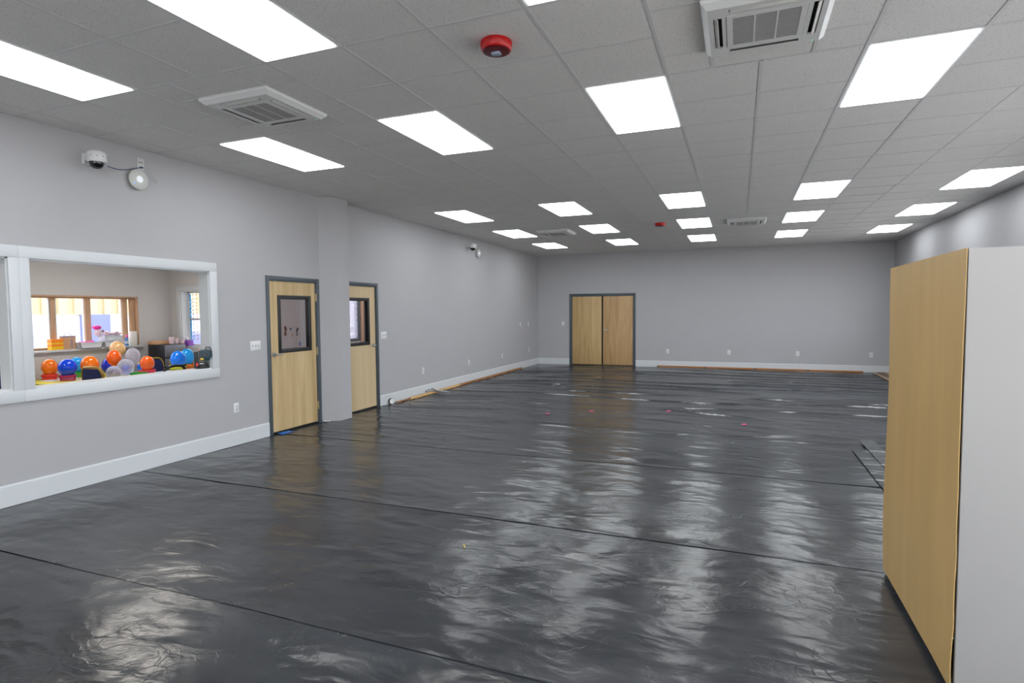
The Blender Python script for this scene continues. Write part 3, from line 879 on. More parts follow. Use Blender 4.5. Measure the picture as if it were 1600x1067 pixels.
# ================================================================== WALL DEVICES
def plate(name, label, cat, group, loc, face, kind, wd=.075, ht=.118):
    """wall plate; face 'L' looks +X (left wall), 'F' looks -Y (far wall)"""
    t = thing(name, label, cat, loc, 0 if face == 'L' else -PI/2, group)
    obj('cover_plate', B().box(0, .006, -wd/2, wd/2, -ht/2, ht/2, bev=.002), 'plate_white', t)
    if kind == 'outlet':
        for z in (-.02, .02):
            rc = obj('receptacle', B().box(.004, .0075, -.017, .017, z-.014, z+.014, bev=.001), 'offwhite_plastic', t)
            obj('slot', B().box(.007, .008, -.008, -.0055, z-.005, z+.006).box(.007, .008, .0055, .008, z-.005, z+.006), 'slot_dark', rc, smooth=False)
    elif kind == 'data':
        obj('jack', B().box(.005, .0075, -.009, .009, -.01, .01), 'plate_shadow', t, smooth=False)
    else:
        n = kind
        for k in range(n):
            y = (k-(n-1)/2)*.046
            s = obj('toggle_slot', B().box(.005, .0068, y-.006, y+.006, -.013, .013), 'plate_shadow', t, smooth=False)
            obj('toggle', B().box(.006, .02, y-.004, y+.004, -.002, .012, rot=Matrix.Rotation(.5, 3, 'Y')), 'plate_white', s, smooth=False)
    return t
gL, gF = 'wall outlets', 'light switches'
plate('wall_outlet', 'white wall outlet below the long window, left of the first door', 'outlet', gL, (XL, 5.167, .45), 'L', 'outlet')
plate('wall_outlet', 'white wall outlet above the scissor tool, nearest beyond the second door', 'outlet', gL, (XL, 9.572, .462), 'L', 'outlet')
plate('wall_outlet', 'second low white outlet on the left wall beyond the second door', 'outlet', gL, (XL, 11.584, .45), 'L', 'outlet')
plate('wall_outlet', 'third low white outlet on the left wall beyond the second door', 'outlet', gL, (XL, 13.537, .45), 'L', 'outlet')
plate('wall_outlet', 'low white outlet on the left wall, close to the far corner', 'outlet', gL, (XL, 15.57, .48), 'L', 'outlet')
plate('wall_plate', 'waist-high white wall plate on the left wall, the nearer of two', 'wall plate', 'blank wall plates', (XL, 14.87, 1.22), 'L', 'data')
plate('wall_plate', 'waist-high white wall plate on the left wall, beside the far corner', 'wall plate', 'blank wall plates', (XL, 15.53, 1.222), 'L', 'data')
plate('light_switch', 'wide white three-toggle switch between the window and the first door', 'switch', gF, (XL, 5.492, 1.18), 'L', 3, wd=.165)
plate('light_switch', 'white three-toggle switch just beyond the second door', 'switch', gF, (XL, 8.281, 1.198), 'L', 3, wd=.165)
plate('light_switch', 'white single switch left of the double door', 'switch', gF, (-4.83, YF, 1.21), 'F', 1)
for x, q in ((-1.82, 'first'), (-.223, 'second'), (1.43, 'third'), (3.06, 'fourth')):
    plate('wall_outlet', 'white outlet on the far wall, %s to the right of the double door' % q, 'outlet', gL, (x, YF, .445), 'F', 'outlet')

def dome_camera(loc, label):
    t = thing('security_camera', label, 'camera', loc, 0, 'wall dome cameras')
    b = B().box(0, .012, -.05, .05, -.06, .045, bev=.004)
    b.prism([(.006, .035), (.006, -.028), (.05, -.022), (.11, -.03), (.11, .04), (.06, .045)], -.042, .042, 'Y')
    for y in (-.046, .046): b.box(.01, .045, y-.004, y+.004, -.05, .03, bev=.002)
    obj('bracket', b, 'white_plastic', t)
    obj('housing', B().lathe([(.0, .062), (.045, .06), (.068, .05), (.079, .03), (.081, .0), (.081, -.03), (.074, -.044), (.0, -.044)], c=(.13, 0, 0), seg=28), 'white_plastic', t)
    obj('dome', B().lathe([(.058, -.043), (.056, -.06), (.046, -.082), (.028, -.097), (.0, -.102)], c=(.13, 0, 0), seg=24), 'dome_black', t)
    sc = B()
    for a in (-.5, .1, .7, -1.1): sc.cyl((.13+.079*math.cos(a), .079*math.sin(a), .005), (.13+.083*math.cos(a), .083*math.sin(a), .005), .004, seg=6)
    obj('screw', sc, 'slot_dark', t, kind='stuff')
    return t
def access_point(loc, label):
    t = thing('access_point', label, 'access point', loc, 0, 'round wall access points')
    obj('mount', B().box(0, .03, -.06, .06, -.06, .06, bev=.006), 'offwhite_plastic', t)
    obj('disc', B().lathe([(.07, .022), (.094, .026), (.1, .034), (.099, .042), (.088, .05), (.04, .055), (0, .056)], axis='X', seg=36), 'offwhite_plastic', t)
    obj('centre_light', B().lathe([(.033, .0545), (.033, .0572), (0, .0575)], axis='X', seg=24), 'led_white', t)
    obj('status_light', B().lathe([(.007, .0505), (.007, .0535), (0, .0537)], c=(0, -.055, -.045), axis='X', seg=12), 'led_blue', t)
    return t
dome_camera((XL, 3.575, 3.015), 'near white dome camera on bracket, high on the left wall above the long window')
access_point((XL, 4.035, 2.922), 'near round white access point with lit centre, below a data plate')
t = thing('data_plate', 'near white data plate with two dark ports above the access point', 'wall plate', (XL, 4.085, 3.085), 0, 'data plates')
obj('cover_plate', B().box(0, .007, -.036, .036, -.06, .06, bev=.002), 'offwhite_plastic', t)
for y in (-.012, .012): obj('port', B().box(.006, .009, y-.005, y+.005, .012, .024), 'slot_dark', t, smooth=False)
obj('plug', B().box(.006, .03, -.015, .012, -.04, -.026, bev=.003), 'cable_blue', t)
pts = []
for k in range(13):
    u = k/12
    pts.append((XL+.135*(1-u)**1.3+.022, 3.655+(4.075-3.655)*u, 2.955+(3.05-2.955)*u-.036*math.sin(PI*u)*(1-.5*u)))
tag(obj('data_cable', B().tube(pts, .0045, seg=6), 'cable_blue'), 'dark blue cable sagging from the near dome camera to the data plate', 'cable')
pts = [(XL+.02, 4.09, 3.05), (XL+.04, 4.14, 3.06), (XL+.03, 4.19, 3.0), (XL+.01, 4.25, 2.93)]
tag(obj('data_cable', B().tube(pts, .003, seg=6), 'cable_white'), 'thin white cable hanging from the near data plate', 'cable')
dome_camera((XL, 11.58, 3.03), 'distant white dome camera high on the left wall')
access_point((XL, 12.10, 2.925), 'distant round white access point below the small plate')
t = thing('data_plate', 'distant white data plate above the far access point', 'wall plate', (XL, 12.07, 3.085), 0, 'data plates')
obj('cover_plate', B().box(0, .007, -.036, .036, -.06, .06, bev=.002), 'offwhite_plastic', t)
obj('plug', B().box(.006, .03, -.012, .012, -.02, .0, bev=.003), 'offwhite_plastic', t)

# ================================================================== THINGS ON THE FLOOR
def batten(label, mat, y0, y1, x0, x1_, wd=.036, ht=.024, z=.006):
    b = B()
    n = 10
    sec = [(-wd/2, 0), (wd/2, 0), (wd/2, ht*.75), (wd/2-.006, ht), (-wd/2+.006, ht), (-wd/2, ht*.75)]
    rings = []
    for k in range(n+1):
        u = k/n; y = y0+(y1-y0)*u; x = x0+(x1_-x0)*u+.004*math.sin(u*6)
        rings.append([b.bm.verts.new((x+p, y, z+q)) for p, q in sec])
    for a, c in zip(rings, rings[1:]):
        for k in range(6): b.bm.faces.new((a[k], a[(k+1) % 6], c[(k+1) % 6], c[k]))
    b.bm.faces.new(rings[0][::-1]); b.bm.faces.new(rings[-1])
    return tag(obj('wood_batten', b, mat), label, 'batten', 'wood strips along the left wall')
batten('short brown wood strip next to the black tape roll by the left wall', 'brown_wood', 8.52, 8.92, -5.535, -5.525, wd=.03, ht=.02)
batten('pale pine strip on the floor by the left wall, under the grey tool', 'pine', 8.93, 10.95, -5.512, -5.53, wd=.046, ht=.036)
batten('long brown strip on the floor by the left wall, reaching towards the far corner', 'brown_wood', 10.96, 14.8, -5.535, -5.55, wd=.044, ht=.036)
# tape roll
t = thing('tape_roll', 'black tape roll with white core standing by the second door', 'tape roll', (-5.555, 8.40, .052), math.radians(-28))
obj('tape', B().lathe([(.03, -.026), (.048, -.026), (.05, -.022), (.05, .022), (.048, .026), (.03, .026), (.03, -.026)], axis='X', seg=28), 'black_plastic', t)
obj('core', B().lathe([(.0, .024), (.008, .027), (.01, .0275), (.046, .0275), (.046, .0265), (.0, .0235)][2:4]+[(.046, .024), (.01, .024)], axis='X', seg=28), 'paper_white', t)
# grey scissor-like tool lying across the pine strip
t = thing('hand_tool', 'grey scissor-handled hand tool lying across the pale pine strip', 'tool', (-5.47, 9.74, .047), 0); t.scale = (1.25, 1.25, 1.5)
def loop(cx, cyy, rx, ry, n=14): return [(cx+rx*math.cos(2*PI*k/n), cyy+ry*math.sin(2*PI*k/n), .016+.008*math.sin(2*PI*k/n)) for k in range(n)]
obj('handle_loop', B().tube(loop(-.075, -.055, .03, .045), .008, seg=6, closed=True), 'metal_grey', t)
obj('handle_loop', B().tube(loop(-.08, .07, .028, .045), .008, seg=6, closed=True), 'metal_grey', t)
obj('jaw', B().tube([(-.05, -.03, .018), (.0, .0, .012), (.07, .05, .0), (.17, .10, -.006), (.23, .08, -.01)], [.008, .013, .014, .011, .004], seg=8), 'metal_grey', t)
obj('jaw', B().tube([(-.055, .04, .018), (.0, .0, .018), (.08, .0, .0), (.17, .03, -.008), (.2, .06, -.01)], [.008, .013, .012, .010, .004], seg=8), 'tool_dull', t)
obj('pivot', B().cyl((0, 0, .0), (0, 0, .034), .012, seg=12), 'metal_grey', t)
# strips along the far wall
for k, q in enumerate(('leftmost', 'second', 'third', 'rightmost')):
    xa, xb = -2.09+k*1.245, -2.09+(k+1)*1.245-.004
    t = thing('wood_strip', 'orange-brown wood strip along the far baseboard, %s of four in line' % q, 'wood strip', ((xa+xb)/2, YF-.055-.012*k, .008), 0, 'wood strips along the far wall')
    hl = (xb-xa)/2
    obj('strip', B().box(-hl, hl, -.026, .026, 0, .042, bev=.006), 'orange_wood', t)
    obj('end_band', B().box(-hl-.001, -hl+.05, -.027, .027, -.0005, .0435, bev=.004), 'plank_dark', t)
# planks in the far right corner
for k, (x, m_) in enumerate(((3.115, 'plank_brown'), (3.225, 'plank_dark'), (3.335, 'plank_brown'))):
    pl = B().box(-.05, .05, -1.2, 1.2, 0, .02, bev=.003)
    o = obj('floor_plank', pl, m_); o.location = (x, 15.15+.02*k, .008+.002*k); o.rotation_euler = (0, 0, .0)
    tag(o, ['brown plank nearest the room on the floor in the far right corner', 'dark plank between two brown planks in the far right corner', 'brown plank against the right wall in the far right corner'][k], 'plank', 'planks in the far right corner')
# black underlay offcuts right of centre
def offcut(label, x0, x1_, y0, y1, z, curl, mat):
    def fn(u, v):
        x = x0+(x1_-x0)*u; y = y0+(y1-y0)*v
        zz = z+.003*noise.noise((x*3, y*1.3, z*100))+.003
        x += .012*noise.noise((y*1.1, z*90, 1))
        e = max(0, v-.93)/.07
        zz += curl*e**1.6*(1-u*.8)
        return (x, y, zz)
    o = obj('underlay_offcut', B().sheet(fn, 6, 40, (0, 0, .003)), mat)
    return tag(o, label, 'underlay strip', 'underlay offcuts beside the cabinet')
offcut('leftmost grey underlay offcut on the floor behind the cabinet', 1.205, 1.43, 4.9, 7.36, .004, .0, 'offcut_sheet')
offcut('middle grey underlay offcut with curled black corner, behind the cabinet', 1.365, 1.52, 5.3, 7.86, .011, .014, 'offcut_sheet')
offcut('darker underlay offcut partly hidden behind the cabinet edge', 1.515, 1.95, 5.4, 7.93, .006, .0, 'black_sheet_1')
# bits of tape
for k, ((x, y), q) in enumerate((((-2.721, 8.365), 'leftmost'), ((-2.135, 8.808), 'second from the left'), ((-.995, 9.204), 'third from the left'), ((.096, 8.46), 'rightmost'))):
    o = obj('tape_mark', B().grid(lambda u, v: (-.035+.07*u, -.022+.044*v, .004*math.sin(u*3)+.002*v), 4, 3), 'pink_tape')
    md = o.modifiers.new('thick', 'SOLIDIFY'); md.thickness = .002
    o.location = (x, y, .008); o.rotation_euler = (0, 0, .3*k)
    tag(o, 'small pink tape mark on the black floor, %s of four' % q, 'tape', 'pink tape marks')
o = obj('tape_scrap', B().grid(lambda u, v: (-.05+.1*u+.02*v, -.07+.2*v, .004+.004*math.sin(u*4+v*3)), 5, 6), 'blue_tape'); o.location = (-5.56, 5.87, .004)
o.modifiers.new('thick', 'SOLIDIFY').thickness = .002
tag(o, 'scrap of blue tape on the floor below the first door', 'tape')
o = obj('floor_scrap', B().tube([(-.02, .02, 0), (0, -.005, .003), (.012, -.03, 0)], .004, seg=5), 'yellow_scrap'); o.location = (-1.70, 3.418, .006)
tag(o, 'tiny yellow scrap on the black floor, left of centre', 'scrap')
o = obj('plaster_crumb', B().sphere((0, 0, 0), .02, (1.6, 1, .6), u=8, v=6).sphere((.04, .03, -.004), .012, u=8, v=6), 'paper_white'); o.location = (-5.555, 6.70, .012)
tag(o, 'white plaster crumbs on the floor at the foot of the pillar', 'crumb')

# ================================================================== FURNITURE OF THE SIDE ROOM
pm('cloth_yellow', s255(226, 208, 40), .45, var=.06, scale=4)
pm('cloth_blue', s255(200, 222, 232), .5, var=.03)
pm('navy_fabric', s255(30, 42, 92), .8, var=.08, scale=40)
pm('gold_metal', s255(170, 138, 62), .35, metal=.5)
pm('black_metal', s255(26, 25, 24), .4)
TT = .74
TTY = .70               # yellow-clothed table is a little lower
def table(name_label, x0, x1_, y0, y1, cloth, drop, cl_label, TT=TT):
    t = thing('folding_table', name_label, 'table', ((x0+x1_)/2, (y0+y1)/2, 0), 0, 'tables of the side room')
    hx, hy = (x1_-x0)/2, (y1-y0)/2
    obj('tabletop', B().box(-hx, hx, -hy, hy, TT-.04, TT-.006, bev=.006), 'white_plastic', t)
    for sx in (-1, 1):
        for sy in (-1, 1):
            obj('leg', B().cyl((sx*(hx-.1), sy*(hy-.45 if hy > .6 else hy-.15), 0), (sx*(hx-.1), sy*(hy-.45 if hy > .6 else hy-.15), TT-.04), .016, seg=10), 'metal_grey', t)
    b = B(); ox, oy = hx+.006, hy+.006
    loopn = []
    per = []
    nx_, ny_ = 36, 40
    for k in range(nx_): per.append((-ox+2*ox*k/nx_, -oy))
    for k in range(ny_): per.append((ox, -oy+2*oy*k/ny_))
    for k in range(nx_): per.append((ox-2*ox*k/nx_, oy))
    for k in range(ny_): per.append((-ox, oy-2*oy*k/ny_))
    top = [b.bm.verts.new((x, y, TT)) for x, y in per]
    rows = [top]
    for q in range(1, 5):
        u = q/4; row = []
        for k, (x, y) in enumerate(per):
            f_ = 1+.05*u*(.5+.5*math.sin(k*1.25+x*3))
            row.append(b.bm.verts.new((x+math.copysign(.02*u*(1+math.sin(k*1.3)), x) if abs(abs(x)-ox) < 1e-6 else x,
                                       y+math.copysign(.02*u*(1+math.sin(k*1.3)), y) if abs(abs(y)-oy) < 1e-6 else y, TT-.004-drop*u)))
        rows.append(row)
    n = len(per)
    for a, c in zip(rows, rows[1:]):
        for k in range(n): b.bm.faces.new((a[k], a[(k+1) % n], c[(k+1) % n], c[k]))
    b.bm.faces.new(top)
    c = obj('tablecloth', b, cloth); c.location = t.location
    tag(c, cl_label, 'tablecloth', 'tablecloths')
    return t
table('folding table under the yellow cloth', -8.93, -8.05, 4.60, 5.80, 'cloth_yellow', .25, 'yellow plastic tablecloth on the table below the triple window', TTY)
table('folding table under the pale blue cloth', -7.90, -6.95, 4.96, 6.9, 'cloth_blue', .22, 'pale blue tablecloth on the table nearest the long window')
pm('placemat', s255(236, 234, 238), .6)
for k, (x, y, q) in enumerate(((-8.54, 4.95, 'between the red and magenta baskets'), (-8.7, 5.24, 'under the green basket'), (-8.27, 5.2, 'by the gold chair'))):
    o = obj('placemat', B().box(-.13, .13, -.17, .17, 0, .003), 'placemat', smooth=False); o.location = (x, y, TTY+.001)
    tag(o, 'white paper placemat on the yellow cloth, %s' % q, 'placemat', 'white paper placemats')

def banquet_chair(label, loc, rz, kind='navy', hw=.2, zs=1.):
    t = thing('banquet_chair', label, 'chair', loc, rz, 'chairs of the side room')
    fm = 'gold_metal' if kind == 'navy' else 'black_metal'
    # local: seat faces +Y, back at y=-.2
    obj('seat', B().box(-.21, .21, -.2, .22, .42, .48, bev=.02), 'navy_fabric' if kind == 'navy' else 'black_plastic', t)
    arch = [(-hw, -.2, .46), (-hw, -.23, .70), (-hw+.005, -.25, .83), (-hw+.03, -.256, .885), (-hw+.07, -.258, .905), (0, -.26, .912),
            (hw-.07, -.258, .905), (hw-.03, -.256, .885), (hw-.005, -.25, .83), (hw, -.23, .70), (hw, -.2, .46)]
    arch = [(x, y, .46+(z-.46)*zs) for x, y, z in arch]
    obj('back_frame', B().tube(arch, .016, seg=8), fm, t)
    if kind == 'navy':
        b = B().prism([(-hw+.015, .52), (hw-.015, .52), (hw-.02, .82), (hw-.06, .888), (-hw+.06, .888), (-hw+.02, .82)], -.018, .018, 'Y')
        bo = obj('backrest', b, 'navy_fabric', t); bo.location = (0, -.235, 0); bo.rotation_euler = (.07, 0, 0)
        bo.location = (0, -.185, .0); bo.scale = (1, 1, .46/.9+(1-.46/.9)*zs)
    else:
        obj('back_rail', B().tube([(-hw, -.253, .855*zs), (hw, -.253, .855*zs)], .011, seg=8), fm, t)
    for sx in (-1, 1):
        obj('leg', B().tube([(sx*hw, .2, .44), (sx*hw, .22, 0)], .012, seg=8), fm, t)
        obj('leg', B().tube([(sx*hw, -.2, .46), (sx*hw, -.26, 0)], .012, seg=8), fm, t)
    return t
banquet_chair('gold-framed navy chair with its back towards the window, in front of the orange balloon', (-7.65, 5.07, 0), 0)
banquet_chair('gold-framed navy chair behind the orange balloon on the pink basket', (-8.06, 6.09, 0), -PI/2)
banquet_chair('gold-framed navy chair behind the light blue balloon, mostly hidden', (-8.08, 6.62, 0), -PI/2)
banquet_chair('black tube chair with open back, just inside the long window', (-6.46, 4.845, 0), PI/2, 'black', .15, 1.13)
banquet_chair('gold-framed navy chair seen in the left window at the frame edge', (-8.34, 4.2, 0), -PI/2, zs=1.18)

# ------------------------------------------------------------------ balloons and baskets
def rubber(name, col):
    m = pm(name, col, .12, var=.02, scale=3, spec=.6)
    m.node_tree.nodes['Principled BSDF'].inputs['Subsurface Weight'].default_value = .0
    return m
rubber('balloon_orange', s255(252, 122, 16)); rubber('balloon_blue', s255(10, 70, 225)); rubber('balloon_sky', s255(20, 125, 248))
rubber('balloon_cyan', s255(30, 165, 248)); rubber('balloon_tan', s255(238, 190, 130)); rubber('balloon_navy', s255(20, 40, 190))
rubber('balloon_red_orange', s255(252, 100, 20))
def clear_balloon(name, tint):
    m = bpy.data.materials.new(name); m.use_nodes = True
    n = m.node_tree.nodes; l = m.node_tree.links
    for x in list(n):
        if x.type != 'OUTPUT_MATERIAL': n.remove(x)
    t = n.new('ShaderNodeBsdfTransparent'); t.inputs[0].default_value = tuple(tint)+(1,)
    d = n.new('ShaderNodeBsdfPrincipled'); d.inputs['Base Color'].default_value = (.72, .72, .82, 1); d.inputs['Roughness'].default_value = .1
    lw = n.new('ShaderNodeLayerWeight'); lw.inputs['Blend'].default_value = .35
    mr = n.new('ShaderNodeMapRange'); mr.inputs['To Min'].default_value = .27; mr.inputs['To Max'].default_value = .7
    l.new(lw.outputs['Facing'], mr.inputs['Value'])
    mx = n.new('ShaderNodeMixShader'); l.new(mr.outputs[0], mx.inputs[0]); l.new(t.outputs[0], mx.inputs[1]); l.new(d.outputs[0], mx.inputs[2])
    l.new(mx.outputs[0], n['Material Output'].inputs['Surface'])
    MATS[name] = m
clear_balloon('balloon_clear', (.95, .95, .99))
clear_balloon('balloon_clear_violet', (.86, .86, .97))
pm('confetti', s255(240, 130, 90), .5)
def balloon(label, loc, w_, h_, mat, confetti=False, tilt=(0, 0, 0), stick=False):
    t = thing('balloon', label, 'balloon', loc, 0, 'balloons in the side room')
    t.rotation_euler = tilt
    r, hh = .79*w_/2, h_/2           # widths were read off the stretched edge of a wide-angle view
    prof = []
    for k in range(17):
        a = -PI/2+PI*k/16
        rr = r*math.cos(a)*(1-.06*max(0, -math.sin(a)))
        prof.append((max(rr, 0), hh*math.sin(a)))
    prof[0] = (.004, prof[0][1]-.004)
    prof[-1] = (0, prof[-1][1])
    obj('skin', B().lathe(prof, seg=28), mat, t)
    obj('knot', B().lathe([(.0, -hh+.002), (.006, -hh-.004), (.004, -hh-.010), (.010, -hh-.018), (.0, -hh-.017)], seg=10), mat, t)
    if stick: obj('stick', B().cyl((0, 0, (TTY if loc[0] < -8.05 else TT)+.002-loc[2]), (0, 0, -hh-.01), .004, seg=6), 'paper_white', t)
    if confetti:
        cf = B(); rn = random.Random(int(loc[0]*1000))
        for k in range(12):
            th = rn.uniform(0, 2*PI); ph = rn.uniform(-1.2, .9)
            p = Vector((r*.95*math.cos(ph)*math.cos(th), r*.95*math.cos(ph)*math.sin(th), hh*.95*math.sin(ph)))
            cf.sphere(p, .008, (1, 1, .6), u=6, v=4)
        obj('confetti', cf, 'confetti', t, kind='stuff')
    return t
BH = .07                                                # basket height
def seat_z(h_, tt=TT): return tt+.005+BH-.024+h_/2              # balloon resting in a basket's rim
balloon('light blue balloon cut by the left edge of the long window', (-8.80, 4.70, seat_z(.25, TTY)), .24, .25, 'balloon_cyan')
balloon('orange balloon on the red basket, leftmost on the yellow cloth', (-8.72, 4.945, seat_z(.235, TTY)), .235, .227, 'balloon_orange')
balloon('dark blue balloon on the magenta basket', (-8.36, 4.955, seat_z(.245, TTY)), .275, .238, 'balloon_blue')
balloon('light blue balloon half hidden behind the dark blue one, on the green basket', (-8.68, 5.27, seat_z(.234, TTY)), .234, .234, 'balloon_cyan')
balloon('orange balloon behind the gold chair, fourth from the left', (-8.25, 5.17, seat_z(.256, TTY)+.012), .272, .256, 'balloon_orange')
balloon('dark blue balloon glimpsed behind the clear balloons', (-8.47, 5.57, .835), .23, .23, 'balloon_navy')
balloon('tan balloon on top of the balloon cluster', (-8.46, 5.70, 1.075), .262, .235, 'balloon_tan', stick=True)
balloon('orange balloon in front of the tan one, high in the cluster', (-8.10, 5.402, .975), .222, .222, 'balloon_red_orange', stick=True)
balloon('clear confetti balloon at the upper right of the cluster', (-7.85, 5.496, .993), .228, .245, 'balloon_clear', True, stick=True)
balloon('clear violet balloon in the middle of the cluster', (-7.60, 5.22, .875), .255, .223, 'balloon_clear_violet', True)
balloon('clear violet balloon low at the left of the cluster', (-7.36, 4.90, .838), .22, .184, 'balloon_clear_violet', True)
balloon('small dark blue balloon low behind the clear violet balloons', (-7.82, 5.37, TT+.09), .13, .13, 'balloon_navy')
balloon('sky blue balloon peeping out right of the middle clear balloon', (-7.93+.06, 5.62, TT+.09), .13, .125, 'balloon_sky')
balloon('orange balloon on the pink basket', (-7.60, 5.52, seat_z(.216)), .222, .216, 'balloon_red_orange')
balloon('blue balloon on the yellow basket near the black level tool', (-7.6, 5.989, seat_z(.252)), .261, .252, 'balloon_sky')
balloon('cyan balloon on the orange basket, rightmost of all', (-7.84, 6.335, seat_z(.262)), .245, .262, 'balloon_cyan')
def basket(label, col, loc, l_=.17, w_=.14, h_=.07, rz=0.):
    nm = 'basket_%d%d%d' % tuple(int(c*99) for c in col)
    if nm not in MATS: pm(nm, col, .4, var=.03)
    t = thing('basket', label, 'basket', loc, rz, 'small plastic baskets')
    b = B(); a, c = l_/2, w_/2; k = .86
    for (x0, x1_, y0, y1) in [(-a*k, a*k, -c*k, c*k)]: b.box(x0, x1_, y0, y1, 0, .004)
    obj('bottom', b, nm, t, smooth=False)
    s = B(); n = 11
    for sgn in (-1, 1):                                   # slatted sides with a solid rim
        for q in range(n):
            x = -a*k+2*a*k*(q+.5)/n
            s.box(x-.0045, x+.0045, sgn*c*k-.002, sgn*c*k+.002, .004, h_*.7)
        for q in range(8):
            y = -c*k+2*c*k*(q+.5)/8
            s.box(sgn*a*k-.002, sgn*a*k+.002, y-.0045, y+.0045, .004, h_*.7)
    obj('slatted_side', s, nm, t, smooth=False, kind='stuff')
    r_ = B()
    for sgn in (-1, 1):
        y0, y1 = sorted((sgn*c*k-.003*sgn, sgn*c)); r_.box(-a, a, y0, y1, h_*.6, h_, bev=.002)
        x0, x1_ = sorted((sgn*a*k-.003*sgn, sgn*a)); r_.box(x0, x1_, -c, c, h_*.6, h_, bev=.002)
    obj('rim', r_, nm, t)
    return t
basket('red basket under the leftmost orange balloon', s255(230, 50, 34), (-8.72, 4.945, TTY+.005), rz=.9)
basket('magenta basket under the dark blue balloon', s255(172, 20, 96), (-8.36, 4.955, TTY+.005), .18, rz=.9)
basket('green basket at the back of the yellow cloth', s255(30, 160, 30), (-8.68, 5.27, TTY+.005), rz=.9)
basket('white basket under the orange balloon behind the gold chair', s255(230, 230, 230), (-8.25, 5.17, TTY+.005), rz=.9)
basket('pink-red basket under the orange balloon', s255(236, 60, 84), (-7.60, 5.52, TT+.005), .19, rz=.9)
basket('empty green basket in front of the pink basket', s255(16, 150, 24), (-7.34, 5.215, TT+.005), .19, rz=.8)
basket('yellow basket under the blue balloon, behind the black chair', s255(210, 206, 30), (-7.6, 5.989, TT+.005), .2, rz=.8)
basket('orange basket under the rightmost cyan balloon', s255(226, 120, 24), (-7.84, 6.335, TT+.005), .19, rz=.8)

# ------------------------------------------------------------------ on the sill of the triple window
SZ1 = 1.086; SX = SB+.0
pm('orange_card', s255(250, 140, 20), .6, var=.04); pm('yellow_card', s255(250, 200, 30), .6); pm('kraft', s255(205, 160, 120), .7, var=.06)
pm('bin_white', s255(226, 228, 238), .4); pm('pink_toy', s255(240, 90, 180), .5, var=.2, scale=30); pm('magenta_toy', s255(240, 60, 170), .5)
pm('pale_toy', s255(228, 206, 216), .6, var=.15, scale=40); pm('lilac_grey', s255(150, 140, 160), .6)
pm('spray_blue', s255(80, 150, 220), .3); pm('towel', s255(234, 230, 224), .8, bump=.3, bscale=90); pm('purple_box', s255(140, 80, 180), .5)
t = thing('card_box', 'orange and yellow striped box on the sill of the triple window', 'box', (SX+.0, 5.19, SZ1), .0)
obj('body', B().box(-.045, .05, -.075, .075, 0, .05).box(-.046, .051, -.076, .076, .08, .10), 'yellow_card', t, smooth=False)
obj('band', B().box(-.045, .05, -.0755, .0755, .05, .08).box(-.045, .05, -.0755, .0755, .10, .15), 'orange_card', t, smooth=False)
t = thing('gift_bag', 'tan paper gift bag with looped handle on the window sill', 'bag', (SX-.03, 5.37, SZ1))
obj('body', B().prism([(-.08, 0), (.08, 0), (.09, .17), (-.09, .17)], -.03, .04, 'X'), 'kraft', t, smooth=False)
obj('stripe', B().box(.036, .042, .02, .045, .02, .15), 'lilac_grey', t, smooth=False)
obj('top_band', B().prism([(-.088, .17), (.088, .17), (.09, .19), (-.09, .19)], -.03, .04, 'X'), 'lilac_grey', t, smooth=False)
obj('handle', B().tube([(.005, -.05, .19), (.005, -.03, .225), (.005, .0, .235), (.005, .03, .225), (.005, .05, .19)], .004, seg=6), 'lilac_grey', t)
def bin_(label, loc, l_, h_, lip=True):
    t = thing('storage_bin', label, 'bin', loc, 0, 'white bins on the sill')
    b = B(); a = l_/2; w_ = .085
    outer = [(-a*.84, 0), (a*.84, 0), (a, h_), (-a, h_)]
    b.prism(outer, w_-.006, w_, 'X'); b.prism(outer, -w_, -w_+.006, 'X')
    b.prism([(-a*.84, 0), (a*.84, 0), (a*.85, .006), (-a*.85, .006)], -w_, w_, 'X')
    b.prism([(-a*.84, 0), (-a*.84+.006, 0), (-a+.006, h_), (-a, h_)], -w_, w_, 'X')
    b.prism([(a*.84-.006, 0), (a*.84, 0), (a, h_), (a-.006, h_)], -w_, w_, 'X')
    obj('tub', b, 'bin_white', t, smooth=False)
    r_ = B().box(w_, w_+.01, -a-.008, a+.008, h_-.012, h_).box(-w_-.01, -w_, -a-.008, a+.008, h_-.012, h_)
    r_.box(-w_-.01, w_+.01, -a-.01, -a, h_-.012, h_).box(-w_-.01, w_+.01, a, a+.01, h_-.012, h_)
    obj('rim', r_, 'bin_white', t, smooth=False)
    return t
SXB = SB+.01
bin_('white bin holding pink toys, left on the window sill', (SXB, 5.62, SZ1), .33, .09)
bin_('white bin under another bin, right on the window sill', (SXB, 5.955, SZ1), .30, .09)
bin_('white bin stacked on the right bin, full of wrapped sweets', (SXB-.005, 5.96, SZ1+.092), .27, .08)
rn = random.Random(5)
tag(obj('wrapped_sweets', (lambda b: [b.sphere((SXB+rn.uniform(-.05, .05), 5.97+rn.uniform(-.09, .1), SZ1+.19+rn.uniform(0, .03)), rn.uniform(.02, .035), (1.3, 1.5, .7), u=8, v=6) for k in range(26)] and b)(B()), 'pale_toy', kind='stuff'), 'heap of pale wrapped sweets in the top white bin', 'sweets')
for k, (dy, m_, r_, q) in enumerate(((-.11, 'pink_toy', .03, 'far left'), (-.045, 'magenta_toy', .03, 'left of middle'), (.03, 'magenta_toy', .036, 'middle, largest'), (.09, 'spray_blue', .02, 'blue one on the right'))):
    o = obj('toy', B().sphere((0, 0, 0), r_, (1, 1.25, .9), u=12, v=8).sphere((0, r_*.9, r_*.5), r_*.5, u=10, v=6), m_); o.location = (SXB+.02, 5.62+dy, SZ1+.075)
    tag(o, 'small bright toy in the left white bin, %s' % q, 'toy', 'toys in the left white bin')
